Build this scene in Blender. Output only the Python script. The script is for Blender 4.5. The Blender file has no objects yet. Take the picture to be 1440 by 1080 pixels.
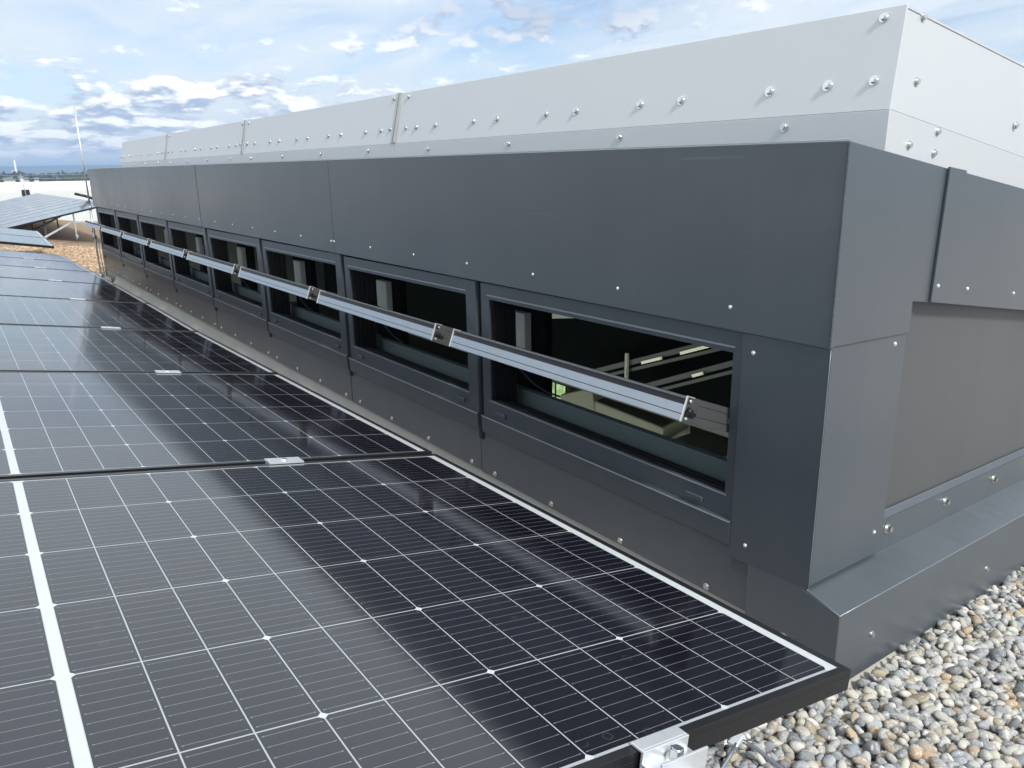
import bpy, bmesh, math, random
from mathutils import Vector, Matrix, noise
import numpy as np
random.seed(7)
R = math.radians
sc = bpy.context.scene
col = sc.collection

# ------------------------------------------------------------------ helpers
def tag(o, label=None, cat=None, group=None, kind=None):
    if label: o['label'] = label
    if cat: o['category'] = cat
    if group: o['group'] = group
    if kind: o['kind'] = kind
    return o

def empty(name, loc, label=None, cat=None, group=None, kind=None, mat=None):
    o = bpy.data.objects.new(name, None)
    col.objects.link(o)
    if mat is not None: o.matrix_world = mat
    else: o.location = loc
    o.empty_display_size = 0.1
    return tag(o, label, cat, group, kind)

def copy_tree(o, parent=None):
    c = o.copy(); col.objects.link(c)
    if parent is not None: c.parent = parent
    for ch in list(o.children): copy_tree(ch, c)
    return c

ORIG = {}     # world origin of each parent, so that part meshes can be written in world coordinates
def origin(o):
    p = Vector((0, 0, 0))
    while o is not None:
        p = p + Vector(o.location); o = o.parent
    return p

class MB:
    """collects solids and builds them as ONE mesh"""
    def __init__(self): self.v = []; self.f = []; self.s = []
    def add(self, vs, fs, smooth=False):
        n = len(self.v); self.v += [tuple(p) for p in vs]
        self.f += [tuple(i + n for i in f) for f in fs]; self.s += [smooth] * len(fs)
        return self
    def box(self, a, b):
        (x0, y0, z0), (x1, y1, z1) = a, b
        x0, x1 = min(x0, x1), max(x0, x1); y0, y1 = min(y0, y1), max(y0, y1); z0, z1 = min(z0, z1), max(z0, z1)
        vs = [(x0,y0,z0),(x1,y0,z0),(x1,y1,z0),(x0,y1,z0),(x0,y0,z1),(x1,y0,z1),(x1,y1,z1),(x0,y1,z1)]
        return self.add(vs, [(0,3,2,1),(4,5,6,7),(0,1,5,4),(1,2,6,5),(2,3,7,6),(3,0,4,7)])
    def slab(self, pts, off):
        """front face polygon pts, extruded by vector off (pointing away from the viewer)"""
        n = len(pts); off = Vector(off)
        P = [Vector(p) for p in pts]
        nrm = Vector((0,0,0))
        for i in range(n): nrm += P[i].cross(P[(i+1) % n])
        if nrm.dot(off) > 0: P = P[::-1]
        vs = [tuple(p) for p in P] + [tuple(p + off) for p in P]
        fs = [tuple(range(n)), tuple(range(2*n-1, n-1, -1))]
        for i in range(n):
            j = (i+1) % n
            fs.append((i, i+n, j+n, j))
        return self.add(vs, fs)
    def cyl(self, a, b, r0, r1=None, n=12, smooth=True):
        a = Vector(a); b = Vector(b); r1 = r0 if r1 is None else r1
        d = (b-a).normalized(); u = d.orthogonal().normalized(); w = d.cross(u)
        vs = []
        for r, c in ((r0, a), (r1, b)):
            for i in range(n):
                t = 2*math.pi*i/n
                vs.append(tuple(c + (u*math.cos(t) + w*math.sin(t))*r))
        k = len(self.v)
        self.add(vs, [(i, (i+1) % n, n+(i+1) % n, n+i) for i in range(n)], smooth)
        self.add([], [])
        self.f += [tuple(k+i for i in range(n-1, -1, -1)), tuple(k+n+i for i in range(n))]; self.s += [False]*2
        return self
    def tube(self, pts, r, n=8):
        P = [Vector(p) for p in pts]; vs = []; fs = []
        u = None
        for i, p in enumerate(P):
            d = (P[min(i+1, len(P)-1)] - P[max(i-1, 0)]).normalized()
            if u is None: u = d.orthogonal().normalized()
            u = (u - d*u.dot(d)).normalized(); w = d.cross(u)
            for k in range(n):
                t = 2*math.pi*k/n; vs.append(tuple(p + (u*math.cos(t)+w*math.sin(t))*r))
        for i in range(len(P)-1):
            for k in range(n):
                fs.append((i*n+k, i*n+(k+1) % n, (i+1)*n+(k+1) % n, (i+1)*n+k))
        fs.append(tuple(range(n-1, -1, -1))); fs.append(tuple((len(P)-1)*n+k for k in range(n)))
        return self.add(vs, fs, True)
    def build(self, name, mat, parent=None, bevel=0, local=False):
        me = bpy.data.meshes.new(name)
        o0 = Vector((0,0,0)) if (parent is None or local) else origin(parent)
        vs = self.v if local else [(p[0]-o0.x, p[1]-o0.y, p[2]-o0.z) for p in self.v]
        me.from_pydata(vs, [], self.f)
        me.polygons.foreach_set('use_smooth', self.s)
        me.materials.append(mat); me.update()
        o = bpy.data.objects.new(name, me); col.objects.link(o)
        if parent is not None: o.parent = parent
        if bevel:
            m = o.modifiers.new('bevel', 'BEVEL'); m.width = bevel; m.segments = 2; m.limit_method = 'ANGLE'; m.angle_limit = R(35)
            m.harden_normals = False
        return o

# ------------------------------------------------------------------ materials
def new_mat(name):
    m = bpy.data.materials.new(name); m.use_nodes = True
    nt = m.node_tree; b = nt.nodes['Principled BSDF']
    return m, nt, b
def N(nt, t, **kw):
    n = nt.nodes.new(t)
    for k, v in kw.items(): setattr(n, k, v)
    return n
def mth(nt, op, a, b=None, c=None, clamp=False):
    n = nt.nodes.new('ShaderNodeMath'); n.operation = op; n.use_clamp = clamp
    for i, x in enumerate((a, b, c)):
        if x is None: continue
        if isinstance(x, (int, float)): n.inputs[i].default_value = x
        else: nt.links.new(x, n.inputs[i])
    return n.outputs[0]
def mixc(nt, f, a, b):
    n = nt.nodes.new('ShaderNodeMix'); n.data_type = 'RGBA'
    for s, x in ((n.inputs[0], f), (n.inputs[6], a), (n.inputs[7], b)):
        if isinstance(x, (int, float)): s.default_value = x
        elif isinstance(x, tuple): s.default_value = (*x, 1) if len(x) == 3 else x
        else: nt.links.new(x, s)
    return n.outputs[2]
def noise_n(nt, scale, detail=3, rough=.5, coord='Object', dist=0, stretch=None):
    tc = N(nt, 'ShaderNodeTexCoord'); src = tc.outputs[coord]
    if stretch:
        mp = N(nt, 'ShaderNodeMapping'); mp.inputs['Scale'].default_value = stretch
        nt.links.new(src, mp.inputs[0]); src = mp.outputs[0]
    n = N(nt, 'ShaderNodeTexNoise'); n.inputs['Scale'].default_value = scale
    n.inputs['Detail'].default_value = detail; n.inputs['Roughness'].default_value = rough; n.inputs['Distortion'].default_value = dist
    nt.links.new(src, n.inputs['Vector'])
    return n.outputs['Fac']
def bump(nt, b, h, strength=.2, dist=.01):
    n = N(nt, 'ShaderNodeBump'); n.inputs['Strength'].default_value = strength; n.inputs['Distance'].default_value = dist
    nt.links.new(h, n.inputs['Height']); nt.links.new(n.outputs[0], b.inputs['Normal'])
    return n

def paint_metal(name, c, rough=.38, metallic=0., spec=.5, wobble=.02, dust=.12, dustcol=(.32,.31,.28), coat=0.):
    m, nt, b = new_mat(name)
    big = noise_n(nt, 1.3, 3, .55)
    streak = noise_n(nt, 9, 4, .6, stretch=(1, 1, .12))
    fine = noise_n(nt, 900, 2, .5)
    f = mth(nt, 'MULTIPLY', mth(nt, 'SUBTRACT', streak, .46, clamp=True), dust*1.2)
    speck = N(nt, 'ShaderNodeTexVoronoi'); speck.inputs['Scale'].default_value = 42
    tc = N(nt, 'ShaderNodeTexCoord'); nt.links.new(tc.outputs['Object'], speck.inputs['Vector'])
    sp = mth(nt, 'LESS_THAN', speck.outputs['Distance'], .045)
    sp = mth(nt, 'MULTIPLY', sp, mth(nt, 'GREATER_THAN', noise_n(nt, 6, 2), .60))
    sm = noise_n(nt, 3.5, 8, .72)                      # wiped, smudgy patches
    smu = mth(nt, 'MULTIPLY', mth(nt, 'SUBTRACT', sm, .52, clamp=True), dust*3.2)
    scr = noise_n(nt, 30, 2, .5, stretch=(1, .06, 1.6), dist=.4)
    scm = mth(nt, 'MULTIPLY', mth(nt, 'GREATER_THAN', scr, .745), .10)
    f2 = mth(nt, 'ADD', mth(nt, 'ADD', f, smu), mth(nt, 'ADD', scm, mth(nt, 'MULTIPLY', sp, .30)), clamp=True)
    cc = mixc(nt, f2, c, dustcol)
    nt.links.new(cc, b.inputs['Base Color'])
    b.inputs['Metallic'].default_value = metallic
    b.inputs['Specular IOR Level'].default_value = spec
    b.inputs['Coat Weight'].default_value = coat
    r = mth(nt, 'ADD', mth(nt, 'ADD', mth(nt, 'MULTIPLY', big, .16), mth(nt, 'MULTIPLY', smu, 1.2)), rough-.08)
    nt.links.new(r, b.inputs['Roughness'])
    h = mth(nt, 'ADD', mth(nt, 'MULTIPLY', big, 1.), mth(nt, 'MULTIPLY', fine, .004))
    bump(nt, b, h, wobble*5, .02)
    return m

ANTH = paint_metal('anthracite_sheet', (.060,.073,.086), .33, wobble=.06, dust=.06, spec=.95)
ANTH2 = paint_metal('anthracite_frame', (.046,.057,.069), .38, wobble=.0, dust=.06, spec=.8)
GREYEND = paint_metal('grey_end_sheet', (.076,.080,.083), .42, wobble=.05, dust=.06)
HOOD = paint_metal('silver_grey_sheet', (.545,.56,.57), .40, metallic=.2, wobble=.05, dust=.05, dustcol=(.5,.5,.47))
STRIP = paint_metal('seam_strip_metal', (.43,.43,.41), .4, metallic=.3, wobble=.0, dust=.1)

def simple(name, c, rough=.5, metallic=0., spec=.5, nscale=None, namp=.15, bumps=0., bscale=60, emis=None, es=1):
    m, nt, b = new_mat(name)
    b.inputs['Base Color'].default_value = (*c, 1)
    if nscale:
        n = noise_n(nt, nscale, 5, .6)
        k = mth(nt, 'ADD', mth(nt, 'MULTIPLY', n, 2*namp), 1-namp)
        vm = N(nt, 'ShaderNodeVectorMath', operation='SCALE'); vm.inputs[0].default_value = c
        nt.links.new(k, vm.inputs['Scale']); nt.links.new(vm.outputs[0], b.inputs['Base Color'])
    if bumps: bump(nt, b, noise_n(nt, bscale, 5, .6), bumps, .01)
    b.inputs['Roughness'].default_value = rough; b.inputs['Metallic'].default_value = metallic
    b.inputs['Specular IOR Level'].default_value = spec
    if emis:
        b.inputs['Emission Color'].default_value = (*emis, 1); b.inputs['Emission Strength'].default_value = es
    return m
STEEL = simple('stainless_bolt', (.72,.72,.70), .22, 1., nscale=200, namp=.2)
SCREW = simple('pale_screw_head', (.80,.80,.78), .3, .6)
ALU = simple('mill_aluminium', (.39,.42,.45), .32, .85, nscale=30, namp=.08)
ALUDULL = simple('dull_aluminium', (.62,.64,.66), .42, .8, nscale=40, namp=.12)
CLAMPM = simple('clamp_aluminium', (.80,.82,.84), .3, .7, nscale=60, namp=.06)
RUBBER = simple('black_rubber', (.010,.010,.012), .5, nscale=50)
BLACKFR = simple('black_anodised_frame', (.014,.014,.016), .33, .2, nscale=25, namp=.25)
SASHDARK = simple('grey_sash_profile', (.10,.105,.11), .38, .4, nscale=30, namp=.1)
RIBM = simple('ribbed_grey_lip', (.22,.225,.23), .4, .5, nscale=90, namp=.3)
BEADM = simple('bead_highlight', (.26,.29,.32), .35, .3)  # lighter than the frame: edge highlight painted into the bead colour
MEMB = simple('roof_membrane_cream', (.40,.39,.35), .7, nscale=5, namp=.18, bumps=.1, bscale=40)
MEMBFAR = simple('roof_membrane_grey', (.47,.47,.44), .75, nscale=.25, namp=.12)
WHITEP = simple('white_parapet', (.80,.81,.80), .6, nscale=2, namp=.04)
CONC = simple('concrete_block', (.42,.41,.38), .85, nscale=20, namp=.25, bumps=.5)
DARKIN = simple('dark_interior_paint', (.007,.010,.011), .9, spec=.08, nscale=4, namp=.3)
SLATE = simple('slate_green_board', (.13,.175,.175), .5, nscale=6, namp=.12)
BOXG = simple('pale_grey_plastic', (.80,.81,.76), .55, nscale=12, namp=.06)
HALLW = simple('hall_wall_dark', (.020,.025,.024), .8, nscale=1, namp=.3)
HALLF = simple('hall_floor', (.10,.10,.09), .6, nscale=2, namp=.2)
BEIGE = simple('beige_board', (.62,.60,.52), .6, nscale=3, namp=.1)
CABLE = simple('grey_cable', (.07,.07,.075), .5)
BARK = simple('tree_bark', (.07,.055,.04), .9, nscale=3)

def glass_mat():
    m, nt, b = new_mat('clear_glass')
    g = N(nt, 'ShaderNodeBsdfGlossy'); g.inputs['Roughness'].default_value = .02
    t = N(nt, 'ShaderNodeBsdfTransparent'); t.inputs[0].default_value = (.78,.84,.82,1)
    fr = N(nt, 'ShaderNodeFresnel'); fr.inputs[0].default_value = 1.5
    mx = N(nt, 'ShaderNodeMixShader')
    nt.links.new(fr.outputs[0], mx.inputs[0]); nt.links.new(t.outputs[0], mx.inputs[1]); nt.links.new(g.outputs[0], mx.inputs[2])
    nt.links.new(mx.outputs[0], nt.nodes['Material Output'].inputs[0])
    return m
GLASS = glass_mat()

def green_glow():
    m, nt, b = new_mat('daylit_green_window')
    n = noise_n(nt, 5, 5, .7, stretch=(1, 3, 1))
    c = mixc(nt, mth(nt, 'MULTIPLY', mth(nt, 'SUBTRACT', n, .38, clamp=True), 3., clamp=True), (.16,.34,.07), (.75,.90,.62))
    nt.links.new(c, b.inputs['Emission Color']); b.inputs['Emission Strength'].default_value = .75
    b.inputs['Base Color'].default_value = (.02,.03,.02,1); b.inputs['Roughness'].default_value = .2
    return m
GREEN = green_glow()
HALLGLOW = simple('added_hall_glow', (.02,.02,.02), .3, emis=(.85,.95,.80), es=1.3)  # glow added to brighten the hall, stays out of view
LAMP = simple('lit_tube_lamp', (.8,.8,.75), .5, emis=(.75,.78,.55), es=.28)

# photovoltaic cell sheet: object x across the long side, object y along the short side
CX = .0714; CYY = .1835; BAR = .0065; NC = 12
def pv_mat():
    m, nt, b = new_mat('photovoltaic_cells')
    tc = N(nt, 'ShaderNodeTexCoord'); sp = N(nt, 'ShaderNodeSeparateXYZ'); nt.links.new(tc.outputs['Object'], sp.inputs[0])
    x, y = sp.outputs[0], sp.outputs[1]
    ax = mth(nt, 'ABSOLUTE', x)
    t = mth(nt, 'DIVIDE', mth(nt, 'SUBTRACT', ax, BAR), CX)
    s = mth(nt, 'DIVIDE', mth(nt, 'ADD', y, 3*CYY), CYY)
    def near_int(v):      # distance to nearest integer
        return mth(nt, 'ABSOLUTE', mth(nt, 'SUBTRACT', v, mth(nt, 'ROUND', v)))
    dt = mth(nt, 'MULTIPLY', near_int(t), CX)
    ds = mth(nt, 'MULTIPLY', near_int(s), CYY)
    lc = mth(nt, 'LESS_THAN', dt, .00085)
    lr = mth(nt, 'LESS_THAN', ds, .00105)
    t3 = mth(nt, 'MULTIPLY', near_int(mth(nt, 'DIVIDE', t, 3.)), 3*CX)
    dia = mth(nt, 'LESS_THAN', mth(nt, 'ADD', t3, ds), .0062)
    out = mth(nt, 'GREATER_THAN', ax, BAR + NC*CX)
    outy = mth(nt, 'GREATER_THAN', mth(nt, 'ABSOLUTE', y), 3*CYY)
    cb = mth(nt, 'LESS_THAN', ax, BAR)
    white = mth(nt, 'MAXIMUM', mth(nt, 'MAXIMUM', lc, lr), mth(nt, 'MAXIMUM', mth(nt, 'MAXIMUM', out, outy), mth(nt, 'MAXIMUM', dia, cb)))
    # wires: ten per cell, running along x, stopping short of the cell gaps
    w = mth(nt, 'FRACT', mth(nt, 'MULTIPLY', s, 10.))
    dw = mth(nt, 'MULTIPLY', mth(nt, 'ABSOLUTE', mth(nt, 'SUBTRACT', w, .5)), CYY/10)
    wire = mth(nt, 'LESS_THAN', dw, .00030)
    wire = mth(nt, 'MULTIPLY', wire, mth(nt, 'GREATER_THAN', dt, .0036))
    pad = mth(nt, 'MULTIPLY', mth(nt, 'LESS_THAN', mth(nt, 'ABSOLUTE', mth(nt, 'SUBTRACT', dt, .0052)), .0012), mth(nt, 'LESS_THAN', dw, .0006))
    wire = mth(nt, 'MAXIMUM', wire, pad)
    # every cell its own slightly different dark blue
    cell = N(nt, 'ShaderNodeCombineXYZ')
    nt.links.new(mth(nt, 'FLOOR', mth(nt, 'DIVIDE', x, CX*3)), cell.inputs[0]); nt.links.new(mth(nt, 'FLOOR', s), cell.inputs[1])
    wn = N(nt, 'ShaderNodeTexWhiteNoise'); nt.links.new(cell.outputs[0], wn.inputs[0])
    cc = mixc(nt, wn.outputs[0], (.0040,.0042,.0085), (.0075,.0076,.0145))
    # cloudy dust film on the glass
    dust = noise_n(nt, 3.2, 6, .65); d2 = noise_n(nt, 160, 3, .7)
    dfac = mth(nt, 'ADD', mth(nt, 'MULTIPLY', dust, .012), mth(nt, 'MULTIPLY', mth(nt, 'GREATER_THAN', d2, .72), .04))
    cc = mixc(nt, mth(nt, 'MULTIPLY', wire, .55), cc, (.34,.35,.36))
    bar = mixc(nt, mth(nt, 'MAXIMUM', cb, mth(nt, 'MAXIMUM', out, dia)), (.34,.36,.37), mixc(nt, noise_n(nt, 60, 3), (.44,.47,.48), (.56,.585,.59)))
    cc = mixc(nt, white, cc, bar)
    spl = N(nt, 'ShaderNodeTexVoronoi'); spl.inputs['Scale'].default_value = 26; nt.links.new(tc.outputs['Object'], spl.inputs['Vector'])
    ring = mth(nt, 'MULTIPLY', mth(nt, 'LESS_THAN', mth(nt, 'ABSOLUTE', mth(nt, 'SUBTRACT', spl.outputs['Distance'], .16)), .03), mth(nt, 'GREATER_THAN', noise_n(nt, 4.5, 4), .60))
    dfac = mth(nt, 'ADD', dfac, mth(nt, 'ADD', mth(nt, 'MULTIPLY', ring, .05), mth(nt, 'MULTIPLY', mth(nt, 'SUBTRACT', noise_n(nt, 14, 7, .7), .60, clamp=True), .22)))
    cc = mixc(nt, dfac, cc, (.30,.30,.29))
    nt.links.new(cc, b.inputs['Base Color'])
    b.inputs['Roughness'].default_value = .5
    b.inputs['Specular IOR Level'].default_value = .0
    b.inputs['Coat Weight'].default_value = 1.; b.inputs['Coat IOR'].default_value = 1.62
    nt.links.new(mth(nt, 'ADD', mth(nt, 'MULTIPLY', dust, .08), .055), b.inputs['Coat Roughness'])
    return m
PV = pv_mat()

def gravel_mat(name, cols, scale, warm):
    m, nt, b = new_mat(name)
    tc = N(nt, 'ShaderNodeTexCoord')
    v = N(nt, 'ShaderNodeTexVoronoi'); v.inputs['Scale'].default_value = scale
    nt.links.new(tc.outputs['Object'], v.inputs['Vector'])
    sp = N(nt, 'ShaderNodeSeparateColor'); nt.links.new(v.outputs['Color'], sp.inputs[0])
    r = N(nt, 'ShaderNodeValToRGB'); e = r.color_ramp.elements
    e[0].position = 0; e[0].color = (*cols[0], 1); e[1].position = 1; e[1].color = (*cols[-1], 1)
    for i, c in enumerate(cols[1:-1]): q = e.new((i+1)/(len(cols)-1)); q.color = (*c, 1)
    r.color_ramp.interpolation = 'CONSTANT'
    nt.links.new(sp.outputs[0], r.inputs[0])
    big = noise_n(nt, .5, 4, .6)
    c2 = mixc(nt, mth(nt, 'MULTIPLY', big, .5), r.outputs[0], warm)
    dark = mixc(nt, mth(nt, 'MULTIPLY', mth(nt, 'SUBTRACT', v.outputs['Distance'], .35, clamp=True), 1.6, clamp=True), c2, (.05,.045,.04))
    hs_ = N(nt, 'ShaderNodeHueSaturation'); hs_.inputs['Saturation'].default_value = .22; hs_.inputs['Value'].default_value = 1.12; nt.links.new(dark, hs_.inputs['Color'])
    spx = N(nt, 'ShaderNodeSeparateXYZ'); nt.links.new(tc.outputs['Object'], spx.inputs[0])
    fy = mth(nt, 'ADD', mth(nt, 'MULTIPLY', mth(nt, 'SUBTRACT', spx.outputs[1], 4.), .25), mth(nt, 'SUBTRACT', big, .5), clamp=True)
    dark = mixc(nt, fy, hs_.outputs[0], dark)
    nt.links.new(dark, b.inputs['Base Color']); b.inputs['Roughness'].default_value = .85
    h = mth(nt, 'SUBTRACT', 1., v.outputs['Distance'])
    bump(nt, b, h, .8, .012)
    return m
STONES_NEAR = [(.27,.28,.29),(.34,.33,.30),(.19,.21,.235),(.42,.40,.35),(.28,.24,.18),(.24,.255,.27),(.37,.34,.27),(.15,.16,.17),(.48,.47,.44),(.31,.24,.15),(.26,.27,.28),(.30,.30,.28)]
STONES_FAR = [(.33,.22,.13),(.38,.26,.15),(.24,.14,.07),(.45,.34,.22),(.34,.19,.09),(.20,.16,.12),(.40,.27,.15),(.50,.39,.27)]
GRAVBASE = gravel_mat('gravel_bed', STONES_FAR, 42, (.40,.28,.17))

def stone_mat(name):
    m, nt, b = new_mat(name)
    a = N(nt, 'ShaderNodeAttribute', attribute_name='Col')
    n1 = noise_n(nt, 120, 5, .7); n2 = noise_n(nt, 420, 3, .7); n3 = noise_n(nt, 35, 3, .6)
    k = mth(nt, 'ADD', mth(nt, 'MULTIPLY', n1, .55), mth(nt, 'ADD', mth(nt, 'MULTIPLY', n2, .45), .48))
    vm = N(nt, 'ShaderNodeVectorMath', operation='SCALE'); nt.links.new(a.outputs['Color'], vm.inputs[0]); nt.links.new(k, vm.inputs['Scale'])
    vein = mth(nt, 'LESS_THAN', mth(nt, 'ABSOLUTE', mth(nt, 'SUBTRACT', n3, .5)), .012)
    c = mixc(nt, mth(nt, 'MULTIPLY', vein, .5), vm.outputs[0], (.62,.60,.55))
    nt.links.new(c, b.inputs['Base Color']); b.inputs['Roughness'].default_value = .78; b.inputs['Specular IOR Level'].default_value = .28
    bump(nt, b, n2, .25, .002)
    return m
STONE = stone_mat('pebble_stone')

def pebbles(name, spots, cols, sub, smin, smax, seed):
    """spots: list of (x, y, z); returns one merged mesh of individually shaped stones"""
    rng = np.random.default_rng(seed)
    bases = []
    for k in range(10):
        bm = bmesh.new(); bmesh.ops.create_icosphere(bm, subdivisions=sub, radius=1)
        for v in bm.verts:
            p = v.co.copy(); q = p*.75 + Vector((k*7.3, 3.1, 1.7))
            f = 1 + .30*noise.noise(q) + (.10*noise.noise(p*2.2 + Vector((0, k*3.3, 0))))
            v.co = p*f
            # soften into rounded, slightly boxy pebbles
            e = .86 if k % 2 else 1.0
            v.co = Vector([math.copysign(abs(c)**e, c) for c in v.co])
        V = np.array([v.co[:] for v in bm.verts]); F = np.array([[w.index for w in f.verts] for f in bm.faces]); bm.free()
        bases.append((V, F))
    nv = sum(len(bases[i % 10][0]) for i in range(len(spots)))
    nf = sum(len(bases[i % 10][1]) for i in range(len(spots)))
    V = np.empty((nv, 3), np.float32); F = np.empty((nf, 3), np.int32); C = np.empty((nv, 4), np.float32)
    a = 0; b = 0
    for i, p in enumerate(spots):
        bv, bf = bases[i % 10]
        r = rng.uniform(smin, smax) * (1.35 if rng.random() < .07 else 1)
        sc_ = np.array([r*rng.uniform(1.0,1.45), r*rng.uniform(.72,1.0), r*rng.uniform(.50,.80)])
        th = rng.uniform(0, 2*np.pi); tx, ty = rng.normal(0, .42, 2)
        cz, sz = np.cos(th), np.sin(th); cx_, sx = np.cos(tx), np.sin(tx); cy, sy = np.cos(ty), np.sin(ty)
        Rm = np.array([[cy,0,sy],[0,1,0],[-sy,0,cy]]) @ np.array([[1,0,0],[0,cx_,-sx],[0,sx,cx_]]) @ np.array([[cz,-sz,0],[sz,cz,0],[0,0,1]])
        n = len(bv)
        V[a:a+n] = (bv*sc_) @ Rm.T + np.array(p)
        c = np.array(cols[rng.integers(len(cols))]); g_ = c.mean(); c = (g_ + (c-g_)*(.72 if sub == 2 or smax < .0146 else 1.))*rng.uniform(.92,1.22) + (.03 if smax < .0146 else 0)
        C[a:a+n, :3] = c; C[a:a+n, 3] = 1
        m = len(bf); F[b:b+m] = bf + a
        a += n; b += m
    me = bpy.data.meshes.new(name)
    me.vertices.add(nv); me.vertices.foreach_set('co', V.ravel())
    me.loops.add(nf*3); me.loops.foreach_set('vertex_index', F.ravel())
    me.polygons.add(nf); me.polygons.foreach_set('loop_start', np.arange(nf, dtype=np.int32)*3)
    me.polygons.foreach_set('use_smooth', np.ones(nf, bool))
    at = me.color_attributes.new('Col', 'FLOAT_COLOR', 'POINT'); at.data.foreach_set('color', C.ravel())
    me.materials.append(STONE); me.update(); me.validate()
    o = bpy.data.objects.new(name, me); col.objects.link(o)
    return o

# ------------------------------------------------------------------ camera (the eye is the world origin)
cam = bpy.data.cameras.new('camera'); co = bpy.data.objects.new('camera', cam); col.objects.link(co)
cam.sensor_width = 36; cam.lens = 36*1092/1440; cam.clip_end = 20000; cam.clip_start = .02
right = Vector((.81119,-.58453,-.01714)); up = Vector((.16973,.20729,.96344)); fwd = Vector((.55961,.78445,-.26736))
co.matrix_world = Matrix(((right.x, up.x, -fwd.x, 0), (right.y, up.y, -fwd.y, 0), (right.z, up.z, -fwd.z, 0), (0,0,0,1)))
sc.camera = co

# ------------------------------------------------------------------ roof, gravel, ground
GZ = -1.045
def grav_z(x): return GZ - .155*max(0., min(x-1.30, 2.6))
FX0, FX1, FY0, FY1 = 1.30, 4.25, .90, 9.10      # skylight footprint opening in the roof
mb = MB()
xs = [-25, -6, 0, .6, FX0]; 
def sheet(x0, x1, y0, y1):
    mb.add([(x0,y0,grav_z(x0)-.012),(x1,y0,grav_z(x1)-.012),(x1,y1,grav_z(x1)-.012),(x0,y1,grav_z(x0)-.012)], [(0,1,2,3)])
sheet(-59, FX0, -8, 29); sheet(FX0, 3.9, -8, FY0); sheet(3.9, 69, -8, FY0); sheet(FX0, 3.9, FY1, 29); sheet(3.9, 69, FY1, 29); sheet(3.94, 69, FY0, FY1)
tag(mb.build('gravel_roof', GRAVBASE), kind='structure')
mb = MB()
for xa, xb in ((-60,1.30),(1.30,3.9),(3.9,70)):
    za, zb = grav_z(xa)-.015, grav_z(xb)-.015
    mb.add([(xa,29,za),(xb,29,zb),(xb,100,zb),(xa,100,za)], [(0,1,2,3)])
tag(mb.build('membrane_roof', MEMBFAR), kind='structure')

spots = []
rs = random.Random(3)
def field(x0, x1, y0, y1, step, layers, keep):
    n = 0
    for l in range(layers):
        y = y0
        while y < y1:
            x = x0
            while x < x1:
                px, py = x + rs.uniform(-.5,.5)*step, y + rs.uniform(-.5,.5)*step
                if keep(px, py): spots.append((px, py, grav_z(px) - .002 + l*.010 + rs.uniform(-.004,.007)))
                x += step
            y += step*.9
def skirt_y(x): return .722 + .1003*(x-1.29)
def keep_near(x, y):
    return y < skirt_y(x) + (.10 if x < 1.29 else (-.022 if x < 1.6 else -.004)) and not (x < .80 and y > .75)
field(.55, 2.9, -.05, 1.0, .0205, 3, keep_near)
pb = pebbles('pebble_bed', spots, STONES_NEAR*3 + [(.38,.25,.12),(.38,.35,.28),(.36,.33,.25),(.40,.38,.33)], 2, .0068, .0134, 5)
tag(pb, 'loose rounded river pebbles in grey, beige and ochre beside the plinth', 'gravel', kind='stuff')
spots = []
field(-.6, 4.4, -1.6, 1.3, .024, 1, lambda x, y: y < skirt_y(min(x, 3.7)) - .01 and not (.55 < x < 2.9 and y > -.04) or (x > 3.75 and y < 1.3))
po = pebbles('outer_pebbles', spots, STONES_NEAR, 1, .0090, .0145, 8)
tag(po, 'wider bed of the same grey and beige pebbles around the plinth corner', 'gravel', kind='stuff')
spots = []
field(.6, 2.9, 8.7, 14.5, .034, 1, lambda x, y: not (x > 1.24 and y < 9.16))
pf = pebbles('far_gravel', spots, STONES_FAR, 1, .014, .020, 9)
tag(pf, 'sunlit tan gravel spread on the flat roof beyond the panels', 'gravel', kind='stuff')

def plain_mat():
    m, nt, b = new_mat('far_fields')
    n = noise_n(nt, .004, 6, .6); n2 = noise_n(nt, .05, 4, .6)
    c = mixc(nt, n, (.05,.07,.035), (.14,.13,.08)); c = mixc(nt, mth(nt, 'MULTIPLY', n2, .5), c, (.06,.07,.05))
    nt.links.new(c, b.inputs['Base Color']); b.inputs['Roughness'].default_value = .9
    return m
mb = MB(); S_ = 6000
mb.add([(-S_,-S_,-15),(S_,-S_,-15),(S_,S_,-15),(-S_,S_,-15)], [(0,1,2,3)])
tag(mb.build('ground', plain_mat()), kind='structure')
mb = MB(); mb.box((-60, -8.2, -15), (70, 100.3, -1.36)); b_ = mb
# the storeys under the roof are hollow where the hall is: build as four wall slabs
mb = MB()
mb.box((-60.3,-8.3,-15),(-60,100.6,-1.1)); mb.box((70,-8.3,-15),(70.3,100.6,-1.1)); mb.box((-60,-8.3,-15),(70,-8.0,-1.1)); mb.box((-60,100.4,-15),(70,100.6,-1.1))
bld = empty('host_building', (5, 40, -15), 'large flat roofed building block that carries the gravel and membrane roof', 'building')
mb.build('outer_wall', MEMBFAR, bld)
mb = MB(); mb.box((-60, 100, -1.6), (70, 100.38, -.50))
mb.build('parapet', WHITEP, bld)
mb = MB(); mb.box((69.7,-8.1,-1.6),(70.2,100,-.8)); mb.build('parapet', WHITEP, bld)

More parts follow.
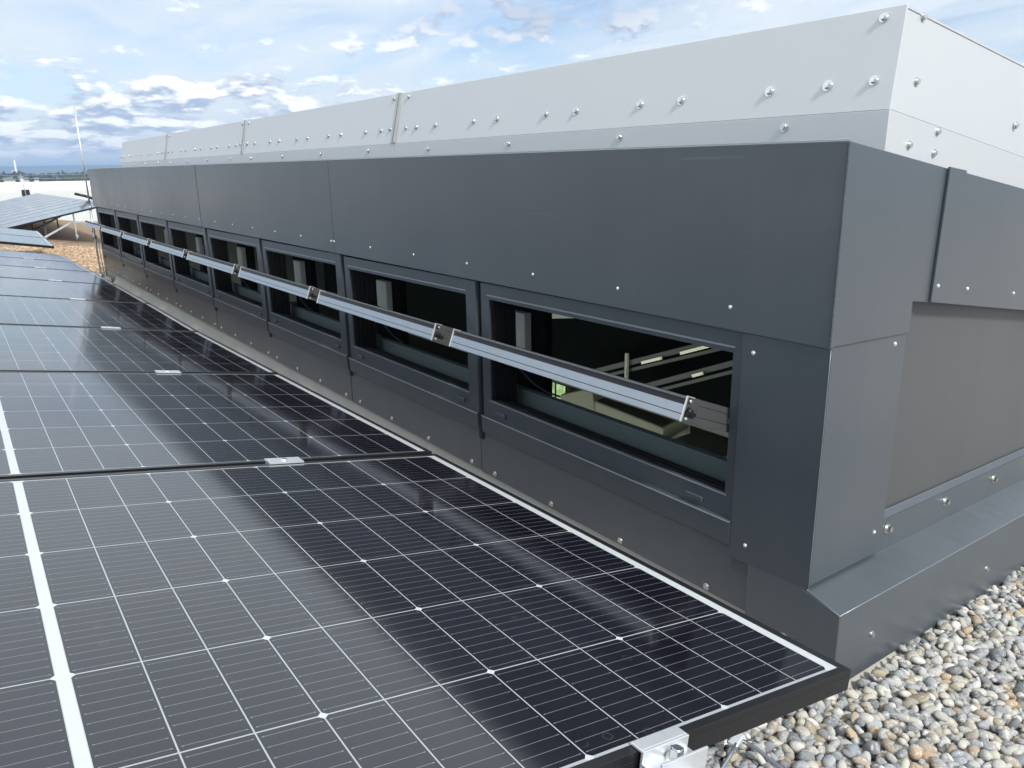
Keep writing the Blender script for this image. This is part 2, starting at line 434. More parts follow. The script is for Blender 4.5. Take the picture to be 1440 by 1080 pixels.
# hills
def hill_mat():
    m, nt, b = new_mat('wooded_hill')
    n = noise_n(nt, .006, 6, .65); c = mixc(nt, n, (.035,.055,.040), (.10,.11,.07))
    nt.links.new(c, b.inputs['Base Color']); b.inputs['Roughness'].default_value = 1
    return m
vs = []; fs = []; n = 120
for i in range(n+1):
    a = R(-30 + 130*i/n)
    h = 34 + 3.0*noise.noise(Vector((i*.11, 1.3, 0))) + 1.2*noise.noise(Vector((i*.4, 4, 0)))
    for (r, z) in ((2700, -15), (2850, -15 + .55*(h+15)), (3000, h), (3500, h*.7), (3900, -15.2)):
        vs.append((r*math.sin(a), r*math.cos(a), z))
for i in range(n):
    for k in range(4): fs.append((i*5+k, i*5+k+1, (i+1)*5+k+1, (i+1)*5+k))
mb = MB(); mb.add(vs, fs, True); tag(mb.build('hills', hill_mat()), kind='structure')

# ------------------------------------------------------------------ skylight building
def shz(y): return .0040*(y-.79)
XF = 1.28
bd = empty('skylight_building', (1.28, .79, GZ), 'long anthracite roof monitor with open vent windows and silver grey hood on top', 'roof monitor')

def bolt(parent, p, nrm, r=.0105, mat=STEEL, h=.009, name='bolt'):
    p = Vector(p); nrm = Vector(nrm).normalized()
    m = MB()
    m.cyl(p, p + nrm*.0022, r*1.45, n=16)
    m.cyl(p + nrm*.0022, p + nrm*.0040, r*1.1, n=14)
    m.cyl(p + nrm*.0040, p + nrm*h, r*.92, r*.86, n=6, smooth=False)
    return m.build(name, mat, parent)
def screw(parent, p, nrm, r=.0040, name='screw'):
    r = r*.78
    p = Vector(p); nrm = Vector(nrm).normalized()
    m = MB(); m.cyl(p, p + nrm*.0012, r*1.35, n=12); m.cyl(p + nrm*.0012, p + nrm*.0034, r, r*.7, n=12)
    return m.build(name, SCREW, parent)

# fascia sheets on the long side, 2 m each; each overlaps the next by a few mm
ends = [.79, 3.03, 5.03, 7.03, 9.12]
for i in range(4):
    y0, y1 = ends[i], ends[i+1] - (.005 if i < 3 else 0)
    m = MB()
    dx = .0015*(i % 2)
    prof = [(XF+dx, -.330), (XF+dx, .036), (XF+.020, .0385), (1.62, .030), (1.62, .024), (XF+.012, .0325), (XF+.006, .031), (XF+.006, -.324), (XF+.014, -.324), (XF+.014, -.330)]
    yy = [y0 + (y1-y0)*k/6 for k in range(7)]
    vs = []; fs = []; n = len(prof)
    for j, y in enumerate(yy):
        w_ = .0022*noise.noise(Vector((i*3.1, j*1.7, 0)))
        for (x, z) in prof:
            yq = y + (max(0., x-XF-.012)*1.0 if (i == 0 and j == 0 and z > 0) else 0)
            zq = z - (max(0., x-XF-.03)*.16 if z > 0 else 0)
            vs.append((x + (w_ if x < XF+.01 and abs(z) > .1 else 0), yq, zq + shz(y)))
    for j in range(6):
        for k in range(n): fs.append((j*n+k, (j+1)*n+k, (j+1)*n+(k+1) % n, j*n+(k+1) % n))
    fs.append(tuple(range(n))); fs.append(tuple(6*n + k for k in range(n-1, -1, -1)))
    m.add(vs, fs)
    f = m.build('fascia_panel', ANTH, bd, bevel=.0016)
    for k in range(6 if i else 7):
        y = (1.019 if i == 0 else ends[i]+.025) + .334*k
        if y < y1: screw(f, (XF+dx, y, -.282+shz(y)), (-1,0,0), .0042)
# dark joint backing behind the fascia seams
for y in ends[1:4]:
    m = MB(); m.box((XF+.0068, y-.03, -.325), (XF+.0095, y+.03, .045)); m.build('joint_backing', RUBBER, bd)
# folded ragged corner joint
m = MB(); 
for k in range(90):
    z = -.326 + .36*k/90; j = random.uniform(-.0012, .0012)
    m.box((XF-.0016+j, .7885+j, z), (XF+.0024+j, .7925, z+.0037))
m.build('corner_seam', ANTH2, bd)

# corner column
m = MB(); m.slab([(1.2835,.9865,-.331),(1.2835,.789,-.327),(1.2835,.789,-.824),(1.2835,.9865,-.834)], (.006,0,0))
c1 = m.build('corner_cover', ANTH2, bd, bevel=.001)
for p in ((1.2835,.958,-.367),(1.2835,.946,-.790)): screw(c1, p, (-1,0,0), .0045)
m = MB(); m.box((1.289,.905,-.868),(1.294,.985,-.828)); m.build('drip_tab', ANTH2, bd, bevel=.002)

# lower cladding sheets, one per metre
for i in range(9):
    y0, y1 = (.937 if i == 0 else 1.0+i-.0), (1.0+i+1-.004 if i < 8 else 9.12)
    if i == 0: y1 = 1.996
    if y0 >= y1: continue
    dx = .0012*(i % 2)
    m = MB(); m.box((1.297+dx, y0, -.957+.002*y0), (1.303+dx, y1, -.780+.002*y0))
    cl = m.build('cladding_panel', ANTH, bd, bevel=.001)
    for k in range(4):
        y = y0 + .055 + .288*k + (.062 if i == 0 else 0)
        if y < y1-.02: bolt(cl, (1.297+dx, y, -.948+.005*y), (-1,0,0), .0058, h=.007)
m = MB(); m.box((1.3085, .95, -1.14), (1.32, 9.12, -.92)); m.build('membrane_upstand', MEMB, bd)
m = MB()
vs = []; fs = []
for j in range(41):
    y = .95 + 7.67*j/40
    for a in range(6):
        t = a/5*math.pi/2
        vs.append((1.3085 - .09*(1-math.cos(t)) , y, -1.045+.075*(1-math.sin(t)) + .004*noise.noise(Vector((y*3, a, 0)))))
for j in range(40):
    for a in range(5): fs.append((j*6+a, j*6+a+1, (j+1)*6+a+1, (j+1)*6+a))
m.add(vs, fs, True); m.build('membrane_cove', MEMB, bd)

# mullion posts
for i in range(1, 9):
    y0 = i + .986 + .002
    if i == 8: y0 = 8.975
    m = MB()
    m.box((1.2865, y0, -.330+shz(i)), (1.2925, y0+.056, -.812+shz(i)))
    m.box((1.2925, y0, -.330+shz(i)), (1.310, y0+.003, -.812+shz(i)))
    p = m.build('mullion', ANTH2, bd, bevel=.0008)
    m = MB(); m.box((1.290, y0-.012, -.838+shz(i)), (1.2965, y0+.008, -.813+shz(i))); m.build('foot_clip', RUBBER, p)
    m = MB(); m.box((1.300, y0-.0225, -.330+shz(i)), (1.303, y0-.0005, -.80+shz(i))); m.build('joint_gap', RUBBER, p)

# vent windows --------------------------------------------------------------
WY0, WY1, WZ0, WZ1 = 1.014, 1.923, -.692, -.379
def make_window():
    w = empty('vent_window', (1.29, .9865, -.81))
    w.parent = bd; w.location = Vector((1.29, .9865, -.81)) - Vector(bd.location)
    m = MB(); x0, x1 = 1.291, 1.299
    m.box((x0, .9875, WZ1+.001), (x1, 1.9655, -.3305))                       # head
    m.box((x0, .9875, -.748), (x1, 1.9655, WZ0-.001))                       # bottom member
    m.box((x0, .9875, WZ0-.001), (x1, WY0, WZ1+.001)); m.box((x0, WY1, WZ0-.001), (x1, 1.9655, WZ1+.001))
    # raised bead round the opening
    m.build('frame', ANTH2, w, bevel=.0009)
    m = MB()
    m.box((x0-.0035, WY0-.006, WZ1+.012), (x0+.001, WY1+.006, WZ1+.0155))
    m.box((x0-.0025, WY0-.006, WZ0-.006), (x0+.001, WY1+.006, WZ0-.0035))
    m.build('bead', BEADM, w)
    # reveal: four linings with rubber ribs, 9 cm deep
    m = MB(); a, b2 = 1.2995, 1.392
    m.box((a, WY0-.020, WZ1+.002), (b2, WY1+.020, WZ1+.012)); m.box((a, WY0-.020, WZ0-.040), (b2, WY1+.020, WZ0-.030))
    m.box((a, WY0-.018, WZ0-.030), (b2, WY0-.004, WZ1+.002)); m.box((a, WY1+.002, WZ0-.030), (b2, WY1+.016, WZ1+.002))
    for k in range(5):
        xx = 1.305 + .019*k
        m.box((xx, WY0-.004, WZ0-.030), (xx+.006, WY1+.002, WZ0-.004 - .0055*k))
        m.box((xx, WY1-.004, WZ0-.010), (xx+.006, WY1+.002, WZ1+.002))
    m.build('reveal', RUBBER, w)
    m = MB()
    for xx in (1.318, 1.352): m.box((xx, WY0-.002, WZ0-.030), (xx+.0025, WY1, WZ0-.002-(xx-1.30)*.28))
    m.build('gasket', SASHDARK, w)
    m = MB()
    m.slab([(1.2805,.9875,-.751),(1.2805,1.9655,-.751),(1.2835,1.9655,-.806),(1.2835,.9875,-.806)], (.004,0,0))
    m.slab([(1.2805,.9875,-.750),(1.2905,.9875,-.7475),(1.2905,1.9655,-.7475),(1.2805,1.9655,-.750)], (0,0,-.0015))
    m.build('sill', ANTH2, w, bevel=.0006)
    m = MB(); m.box((1.2790,.9885,-.7525),(1.2800,1.9645,-.7495)); m.build('sill_highlight', ALUDULL, w)  # pale strip paints the bright highlight along the sill edge
    for yc in (1.095, 1.865):
        m = MB(); m.box((1.2835, yc-.024, -.735), (1.2909, yc+.024, -.722)); m.build('drain_cap', ANTH2, w, bevel=.002)
    # sash, pivoted at mid height and standing open
    sash = empty('sash', (0,0,0)); sash.parent = w
    ang = R(21.0); piv = Vector((1.302, 0, -.531))
    A = Vector((-math.cos(ang), 0, math.sin(ang))); Nn = Vector((math.sin(ang), 0, math.cos(ang)))
    sash.location = Vector((piv.x, 1.4685, piv.z)) - origin(w)
    def L(a_, y, n_): q = piv + A*a_ + Nn*n_; return (q.x, y, q.z)
    def sb(m, a0, a1, y0, y1, n0, n1):
        vs = [L(a0,y0,n0),L(a1,y0,n0),L(a1,y1,n0),L(a0,y1,n0),L(a0,y0,n1),L(a1,y0,n1),L(a1,y1,n1),L(a0,y1,n1)]
        m.add(vs, [(0,1,2,3),(4,7,6,5),(0,4,5,1),(1,5,6,2),(2,6,7,3),(3,7,4,0)])
    y0, y1 = WY0+.003, WY1-.014; h = .0255; d = .162
    # the sub parts hang on the window itself (thing > part > sub-part)
    m = MB()
    sb(m, d-.040, d-.004, y0, y1, -h, h-.002); sb(m, -d, -d+.040, y0, y1, -h, h)
    for (ya, yb) in ((y0, y0+.040), (y1-.040, y1)):
        for (n0, n1) in ((-h, -.0115), (-.0100, .0115), (.0130, h)): sb(m, -d+.041, d-.041, ya, yb, n0, n1)
        sb(m, -d+.041, d-.041, ya+.0015 if ya == y0 else ya, yb if ya == y0 else yb-.0015, -h+.002, h-.002)
    return w, sash, m, sb, (y0, y1, h, d, L)
win, sash_e, mS, sb, (y0, y1, h, d, L) = make_window()
bpy.data.objects.remove(sash_e)
mS.build('sash', SASHDARK, win, bevel=.0006)
# silver edge profile of the open sash
m = MB()
sb(m, d-.004, d+.001, y0-.001, y1+.001, -h, -.0125); sb(m, d-.004, d+.001, y0-.001, y1+.001, -.0111, .0078)
m.build('edge_profile', ALU, win, bevel=.0004)
m = MB(); sb(m, d-.004, d-.0002, y0, y1, .0080, .0100); sb(m, d-.004, d-.0024, y0, y1, -.0125, -.0113); sb(m, d-.012, d-.0030, y0, y1, .0100, h-.0052)
m.build('edge_seal', RUBBER, win)
m = MB(); sb(m, d-.012, d+.0015, y0, y1, h-.0050, h-.0034); sb(m, d-.012, d+.0022, y0, y1, h-.0022, h-.0008)
sb(m, d-.012, d+.0005, y0, y1, h-.0034, h-.0022); m.build('edge_lip', RIBM, win, bevel=.0004)
m = MB(); sb(m, -d+.038, d-.038, y0+.038, y1-.038, -.004, .010); m.build('pane', GLASS, win)
for ye, sgn in ((y0, -1), (y1, 1)):
    m = MB()
    sb(m, d-.0015, d+.0025, min(ye, ye+sgn*.0022), max(ye, ye+sgn*.0022), -h-.001, h+.001)
    sb(m, d-.022, d+.002, min(ye, ye+sgn*.0022), max(ye, ye+sgn*.0022), h-.0005, h+.0014)
    m.build('end_cap', SCREW, win)
    for n_ in (-.019, .0175):
        a_ = Vector(L(d-.013, ye, n_)); m = MB(); m.cyl(a_, a_ + Vector((0, sgn*.0028, 0)), .0036, .0030, n=10); m.build('screw', SCREW, win)
    m = MB(); a_ = Vector(L(d-.016, ye, -.003)); m.cyl(a_, a_ + Vector((0, sgn*.010, 0)), .0085, .005, n=12)
    sb(m, d-.036, d-.006, min(ye, ye+sgn*.006), max(ye, ye+sgn*.006), -.012, -.004)
    m.build('rubber_plug', RUBBER, win)
# pivots, inner box, cable, slate board behind
for ya, yb in ((WY0-.004, y0), (y1, WY1+.002)):
    m = MB(); m.cyl((1.302, ya, -.531), (1.302, yb, -.531), .010, n=10); m.build('pivot', ALUDULL, win)
m = MB(); m.box((1.502, 2.028, -.590), (1.53, 2.122, -.462)); m.build('control_box', BOXG, win, bevel=.002)
m = MB()
m.box((1.53, 1.955, -1.2), (1.56, 2.20, -.30))
m.build('inner_post', DARKIN, win)
m = MB(); pts = []
for k in range(15):
    t = k/14; pts.append((1.495 - .02*t, 2.115 - .27*t, -.612 - .055*math.sin(t*math.pi*.62) - .028*t))
m.tube(pts, .0032, 6); m.build('cable', CABLE, win)
m = MB(); m.box((1.425, .99, -1.10), (1.45, 1.985, -.685)); m.build('inner_board', SLATE, win, bevel=.002)
for i in range(1, 8):
    c = copy_tree(win, bd); c.location = win.location + Vector((0, i, shz(i)))
    
# end wall ------------------------------------------------------------------
def EP(x, z, off=0.): return (x, .79 + .101*(x-1.28) - off, z)      # off > 0 comes towards the viewer
IN = (0, .006, 0)
m = MB(); m.slab([EP(1.2805,.036,.001),EP(1.735,-.0165,.001),EP(1.735,-.30,.001),EP(1.700,-.2945,.001),EP(1.627,-.284,.001),EP(1.627,-.351,.001),EP(1.2805,-.327,.001)], IN)
e1 = m.build('end_fascia_panel', ANTH, bd, bevel=.0012)
m = MB(); m.slab([EP(1.720,-.012,.008),EP(1.812,-.0205,.008),EP(1.813,-.026,.008),EP(3.7,-.240,.008),EP(3.7,-.610,.008),EP(2.393,-.403,.008),EP(1.708,-.295,.008)], IN)
e2 = m.build('end_fascia_panel', ANTH, bd, bevel=.0012)
for p in ((1.733,-.262),(1.911,-.288),(2.25,-.338),(2.6,-.392)): screw(e2, EP(p[0], p[1], .008), (0,-1,0), .0045)
m = MB(); m.slab([EP(1.2895,-.329,-.0035),EP(1.625,-.340,-.0035),EP(1.625,-.863,-.0035),EP(1.2895,-.823,-.0035)], IN)
e3 = m.build('end_corner_cover', ANTH, bd, bevel=.0012)
screw(e3, EP(1.572,-.367,-.0035), (0,-1,0), .0048); screw(e3, EP(1.578,-.800,-.0035), (0,-1,0), .0045)
m = MB(); m.slab([EP(1.60,-.20,-.030),EP(3.7,-.44,-.030),EP(3.7,-1.012,-.030),EP(1.60,-.778,-.030)], IN)
m.build('end_wall_panel', GREYEND, bd)
m = MB(); m.slab([EP(1.60,-.776,-.024),EP(3.7,-1.010,-.024),EP(3.7,-1.024,-.010),EP(1.60,-.788,-.010)], (0,.01,-.004))
m.build('drip_rail', ANTH2, bd, bevel=.001)
m = MB(); m.slab([EP(1.60,-.796,-.018),EP(3.7,-1.032,-.018),EP(3.7,-1.128,-.012),EP(1.60,-.870,-.012)], IN)
e5 = m.build('base_flashing', ANTH, bd, bevel=.001)
for x in (1.675, 2.032, 2.411, 2.79): bolt(e5, EP(x, -.8285-.119*(x-1.675), -.015), (0,-1,.05), .0085, h=.012)
# ledge and skirt (plinth)
def LG(x, s): # s 0 inner .. 1 fold
    zi = -.829 - .122*(x-1.28); zo = -.850 - .1375*(x-1.29); return (x, .79+.101*(x-1.28)+.012 + (-.085)*s, zi + (zo-zi)*s)
m = MB()
for j in range(30):
    xa = 1.2845+2.4155*j/30; xb = 1.2845+2.4155*(j+1)/30
    vv = [LG(xa,0),LG(xb,0),LG(xb,1),LG(xa,1)]; m.add(vv, [(0,1,2,3)])
m.build('plinth_ledge', ANTH, bd)
x0, x1 = 1.2845, 3.7
m = MB(); A_ = LG(x0,1); B_ = LG(x1,1)
m.slab([(A_[0],A_[1]-.0005,A_[2]-.0008),(B_[0],B_[1]-.0005,B_[2]-.0008),(B_[0],B_[1]-.0005,-1.018-.168*(x1-1.30)),(A_[0],A_[1]-.0005,-1.018)], (0,.005,0))
sk = m.build('plinth_skirt', ANTH, bd, bevel=.0015)
bolt(sk, (1.446, skirt_y(1.446)-.001, -.962), (0,-1,0), .0072, h=.008); bolt(sk, (2.161, skirt_y(2.161)-.001, -1.080), (0,-1,0), .0072, h=.008); bolt(sk, (2.86, skirt_y(2.86)-.001, -1.19), (0,-1,0), .0072, h=.008)
m = MB(); m.slab([(1.284,.9355,-.82),(1.284,.80,-.815),(1.284,.79,-.827),(1.284,A_[1]-.0012,A_[2]-.001),(1.284,A_[1]-.0012,-1.018),(1.284,.9355,-1.012)], (.0045,0,0))
ps = m.build('plinth_side', ANTH, bd, bevel=.001)
bolt(ps, (1.284,.836,-.957), (-1,0,0), .0068, h=.008)
EDGE = simple('worn_edge_highlight', (.30,.335,.37), .35, .5, nscale=40, namp=.35)  # pale colour puts edge highlights, with some wear, onto the folds
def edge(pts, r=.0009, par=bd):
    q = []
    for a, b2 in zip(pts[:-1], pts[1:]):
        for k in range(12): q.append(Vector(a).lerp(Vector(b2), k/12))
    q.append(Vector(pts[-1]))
    m = MB(); m.tube(q, r, 6); m.build('edge_highlight', EDGE, par)  # thin tube added as a painted highlight along the edge
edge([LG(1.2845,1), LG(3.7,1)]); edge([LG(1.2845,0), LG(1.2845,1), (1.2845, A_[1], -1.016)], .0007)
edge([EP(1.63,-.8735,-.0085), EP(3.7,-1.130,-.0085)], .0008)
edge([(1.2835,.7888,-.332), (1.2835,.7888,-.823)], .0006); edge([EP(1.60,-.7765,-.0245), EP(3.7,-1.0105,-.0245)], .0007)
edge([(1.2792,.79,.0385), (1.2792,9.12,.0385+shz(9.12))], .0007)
# pale membrane edge peeping out below the skirt
m = MB(); vs = []; fs = []
for j in range(49):
    x = 1.30 + 2.3*j/48; zz = -1.018-.168*(x-1.30)
    yb = skirt_y(x) + .006; k_ = .012 + .012*noise.noise(Vector((x*4, 2, 0)))
    vs += [(x, yb, zz+.02), (x, yb-.004, zz-.012), (x, yb-.012-k_, zz-.028 + .006*noise.noise(Vector((x*9, 0, 0)))), (x, yb-.014-k_, zz-.06)]
for j in range(48):
    for a in range(3): fs.append((j*4+a, j*4+a+1, (j+1)*4+a+1, (j+1)*4+a))
m.add(vs, fs, True); m.build('membrane_edge', MEMB, bd)

# hood ------------------------------------------------------------------------
hy = [.882, 2.99, 4.99, 6.99, 8.92]
def hz(z, y): return z + .0032*(y-.9)
for i in range(4):
    y0_, y1_ = hy[i], hy[i+1]-.003
    yt0 = y0_ + (.012 if i == 0 else 0)
    m = MB()
    m.slab([(1.560,y0_,hz(.100,y0_)),(1.560,y1_,hz(.100,y1_)),(1.605,y1_,hz(.297,y1_)),(1.605,yt0,hz(.297,yt0))], (.006,0,0))
    hp = m.build('hood_panel', HOOD, bd, bevel=.001)
    n = Vector((-.976,0,.22))
    def onp(y, z): return Vector((1.560 + .045*(z-.100)/.197, y, hz(z, y)))
    ys = [] 
    k = 0
    base = y0_ + (.150 if i == 0 else .140)
    while base + .411*k < y1_-.1:
        for dy in (0, .146):
            bolt(hp, onp(base + .411*k + dy, .157), n, .0080, h=.009)
        k += 1
    for y in ((y0_+.047 if i == 0 else y0_+.055), y1_-.080): bolt(hp, onp(y, .158), n, .0068, h=.009)
    for y in ((y0_+.055), y1_-.065): bolt(hp, onp(y, .278), n, .0066, h=.009)
    m = MB(); m.slab([(1.5598,y0_,hz(.0997,y0_)),(1.5598,y1_,hz(.0997,y1_)),(1.553,y1_,hz(-.10,y1_)),(1.553,y0_-.002,hz(-.10,y0_))], (.006,0,0))
    hl = m.build('hood_apron', HOOD, bd, bevel=.001)
    k = 0; yb = y0_ + (.24 if i == 0 else .245)
    while yb + .53*k < y1_-.05:
        bolt(hl, (1.5580, yb+.53*k, hz(.0775, yb)), (-1,0,.04), .0068, h=.009); k += 1
for y in hy[1:4]:
    m = MB(); y_ = y+.0
    m.slab([(1.5565,y_-.012,hz(.104,y)),(1.5565,y_+.030,hz(.104,y)),(1.6025,y_+.030,hz(.299,y)),(1.6025,y_-.012,hz(.299,y))], (.003,0,0))
    st = m.build('seam_strip', STRIP, bd, bevel=.0006)
    m = MB(); m.slab([(1.5558,y_+.010,hz(.104,y)),(1.5558,y_+.0125,hz(.104,y)),(1.6018,y_+.0125,hz(.298,y)),(1.6018,y_+.010,hz(.298,y))], (.0012,0,0)); m.build('joint_line', RUBBER, st)
# hood end
def HE(x, z, off=0): return (x, .882 + .101*(x-1.56) - off, z)
IN2 = (0,.006,0)
m = MB(); m.slab([HE(1.5608,.1005),HE(3.6,-.129),HE(3.6,.128,-.012),HE(1.6058,.297,-.012)], IN2)
g1 = m.build('hood_end_panel', HOOD, bd, bevel=.001)
m = MB(); m.slab([HE(1.5535,-.10,0),HE(3.6,-.35,0),HE(3.6,-.1293,.0003),HE(1.5602,.1002,.0003)], IN2)
g2 = m.build('hood_end_apron', HOOD, bd, bevel=.001)
for (x, z, r_) in ((1.69,.283,.0068),(1.676,.158,.0068),(2.30,.085,.0075),(2.55,.055,.0075)): bolt(g1, HE(x, z, -.0118*(z-.1)/.2 + .0005), (0,-1,.05), r_*.9, h=.007)
for (x, z) in ((1.805,.062),(1.665,.033),(1.798,.0165),(2.6,-.045)): bolt(g2, HE(x, z, .0008), (0,-1,0), .0062, h=.007)
# hood lid and the hidden sides
m = MB(); m.slab([(1.6062,.8965,.2962),(3.598,1.098,.127),(3.598,8.915,.15),(1.6062,8.915,.3218)], (0,0,-.004)); m.build('hood_lid', HOOD, bd)
m = MB()
m.slab([(1.62,.93,.02),(1.62,8.90,.045),(3.9,8.90,-.10),(3.9,1.14,-.25)], (0,0,-.006))
m.box((1.30,9.10,-1.5),(3.9,9.118,.03)); m.box((1.56,8.90,.0),(3.66,8.906,.12))
m.build('inner_shell', ANTH, bd)
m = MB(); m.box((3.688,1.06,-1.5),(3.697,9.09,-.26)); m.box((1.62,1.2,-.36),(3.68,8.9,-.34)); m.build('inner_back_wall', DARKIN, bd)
m = MB(); m.box((3.702,.96,-1.62),(3.712,9.12,-.222)); m.slab([(3.60,1.09,-.35),(3.60,9.0,-.35),(3.60,9.0,.10),(3.60,1.09,.125)], (-.006,0,0)); m.slab([(3.598,1.0,-.232),(3.712,1.0,-.24),(3.712,9.12,-.20),(3.598,9.12,-.20)], (0,0,-.006)); m.slab([(1.45,.81,.012),(3.61,1.02,-.225),(3.61,1.2,-.225),(1.56,1.0,.012)], (0,0,-.004)); m.build('rear_cladding', ANTH, bd)
m = MB()
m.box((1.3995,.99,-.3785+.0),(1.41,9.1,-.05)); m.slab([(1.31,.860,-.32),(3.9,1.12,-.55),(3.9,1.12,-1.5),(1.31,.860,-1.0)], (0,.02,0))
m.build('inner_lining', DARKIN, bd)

# ------------------------------------------------------------------ hall below (seen through the vents)
hall = MB()
X0,X1,Y0,Y1,Z0,Z1 = -2., 10., -3., 16., -5.2, -1.62
hall.box((X0-.1,Y0,Z0),(X0,Y1,Z1)); hall.box((X1,Y0,Z0),(X1+.1,Y1,Z1)); hall.box((X0,Y0-.1,Z0),(X1,Y0,Z1)); hall.box((X0,Y1,Z0),(X1,Y1+.1,Z1))
# ceiling slab with the skylight shaft left open
hall.box((X0,Y0,Z1+.003),(1.325,Y1,Z1+.12)); hall.box((3.92,Y0,Z1+.003),(X1,Y1,Z1+.12)); hall.box((1.325,Y0,Z1+.003),(3.92,.95,Z1+.12)); hall.box((1.325,9.12,Z1+.003),(3.92,Y1,Z1+.12))
# shaft sides
hall.box((1.325,.96,Z1),(1.335,9.1,-1.0)); hall.box((3.72,.96,Z1),(3.74,9.1,-1.50))
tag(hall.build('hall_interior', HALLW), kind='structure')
fl = MB(); fl.box((X0,Y0,Z0-.1),(X1,Y1,Z0)); tag(fl.build('hall_floor', HALLF), kind='structure')
gw = empty('glazed_wall', (9.95, 7, Z0), 'green daylit window band at the back of the hall seen through the nearest vent', 'window')
m = MB()
for (a, b2, za, zb) in ((12.0,13.5,-5.0,-4.40),(8.72,9.06,-4.70,-4.55),(8.08,8.32,-4.74,-4.56),(7.66,7.86,-4.66,-4.59)): m.box((9.93,a,za),(9.96,b2,zb))
m.build('pane', GREEN, gw)
for a, b2 in (((-1.98,-2.5,-4.4),(-1.95,15.5,-2.4)),((-1.5,-2.96,-4.4),(9.5,-2.93,-2.4))):
    m = MB(); m.box(a, b2); m.build('pane', HALLGLOW, gw)  # unseen emitting sheets, added as fill light for the hall
m = MB()
for y in (11.95,12.3,12.75,13.2): m.box((9.90,y,-5.0),(9.925,y+.03,-4.38))
m.box((9.90,11.9,-4.66),(9.925,13.6,-4.62)); m.build('window_bar', SASHDARK, gw)
dk = [('large beige duct panel under the opened sash of the nearest vent', [(5,5.60,-2.26),(5,4.66,-2.30),(5,4.62,-2.62),(5,5.56,-2.62)]),
      ('smaller beige duct panel left of the large one, beside the green window', [(5.2,6.40,-2.42),(5.2,5.86,-2.22),(5.2,5.80,-2.50),(5.2,6.30,-2.58)])]
for lab, pts in dk:
    m = MB(); m.slab(pts, (.5,.12,.0)); o = m.build('duct_box', BEIGE, None, bevel=.02); tag(o, lab, 'duct', 'ducts in the hall')
tb = empty('work_table', (5.2, 4.4, Z0), 'pale table top in the hall at the lower right of the nearest vent', 'table')
m = MB(); m.box((4.7,4.02,-2.44),(5.5,4.62,-2.41)); m.build('table_top', BEIGE, tb, bevel=.004)
m = MB(); m.box((4.69,4.01,-2.448),(4.70,4.63,-2.402)); m.build('table_edge', WHITEP, tb)
m = MB()
for x, y in ((4.75,4.07),(5.45,4.07),(4.75,4.57),(5.45,4.57)): m.box((x-.03,y-.03,Z0),(x+.03,y+.03,-2.441))
m.build('table_frame', BOXG, tb)
def bar(m, a, b2, t):
    a = Vector(a); b2 = Vector(b2); d_ = (b2-a).normalized(); s_ = Vector((1,0,0))*t; u_ = s_.cross(d_).normalized()*t
    m.add([a-s_-u_, a+s_-u_, a+s_+u_, a-s_+u_, b2-s_-u_, b2+s_-u_, b2+s_+u_, b2-s_+u_], [(0,1,2,3),(7,6,5,4),(0,4,5,1),(1,5,6,2),(2,6,7,3),(3,7,4,0)])
for a, b2, lab in (((3.5,4.0,-1.40),(3.5,2.55,-.86),'dark sloping beam crossing the upper middle of the nearest vent'), ((3.5,3.5,-1.40),(3.5,2.40,-.94),'dark sloping beam at the right side of the nearest vent')):
    m = MB(); bar(m, a, b2, .016); bar(m, (a[0],a[1],a[2]-.05), (b2[0],b2[1],b2[2]-.05), .010)
    tag(m.build('ceiling_beam', SASHDARK), lab, 'beam', 'beams inside the monitor')
m = MB(); m.box((3.46,3.560,-1.40),(3.48,3.578,-1.17)); tag(m.build('hanger_post', BOXG), 'thin grey vertical hanger inside the nearest vent opening', 'hanger')
for a, b2, lab in (((3.46,3.42,-1.205),(3.46,3.26,-1.145),'short lit tube lamp on the middle sloping beam'),((3.46,3.10,-1.085),(3.46,2.84,-.985),'long lit tube lamp on the middle sloping beam'),((3.46,3.00,-1.205),(3.46,2.93,-1.175),'tiny lit lamp on the right sloping beam')):
    m = MB(); bar(m, a, b2, .009); tag(m.build('tube_lamp', LAMP), lab, 'lamp')
m = MB(); m.slab([(3.4,4.60,-1.045),(3.4,3.95,-.955),(3.4,3.95,-.985),(3.4,4.60,-1.085)], (.02,0,0)); tag(m.build('light_trim', WHITEP), 'pale trim strip at the upper left inside the nearest vent', 'trim strip')

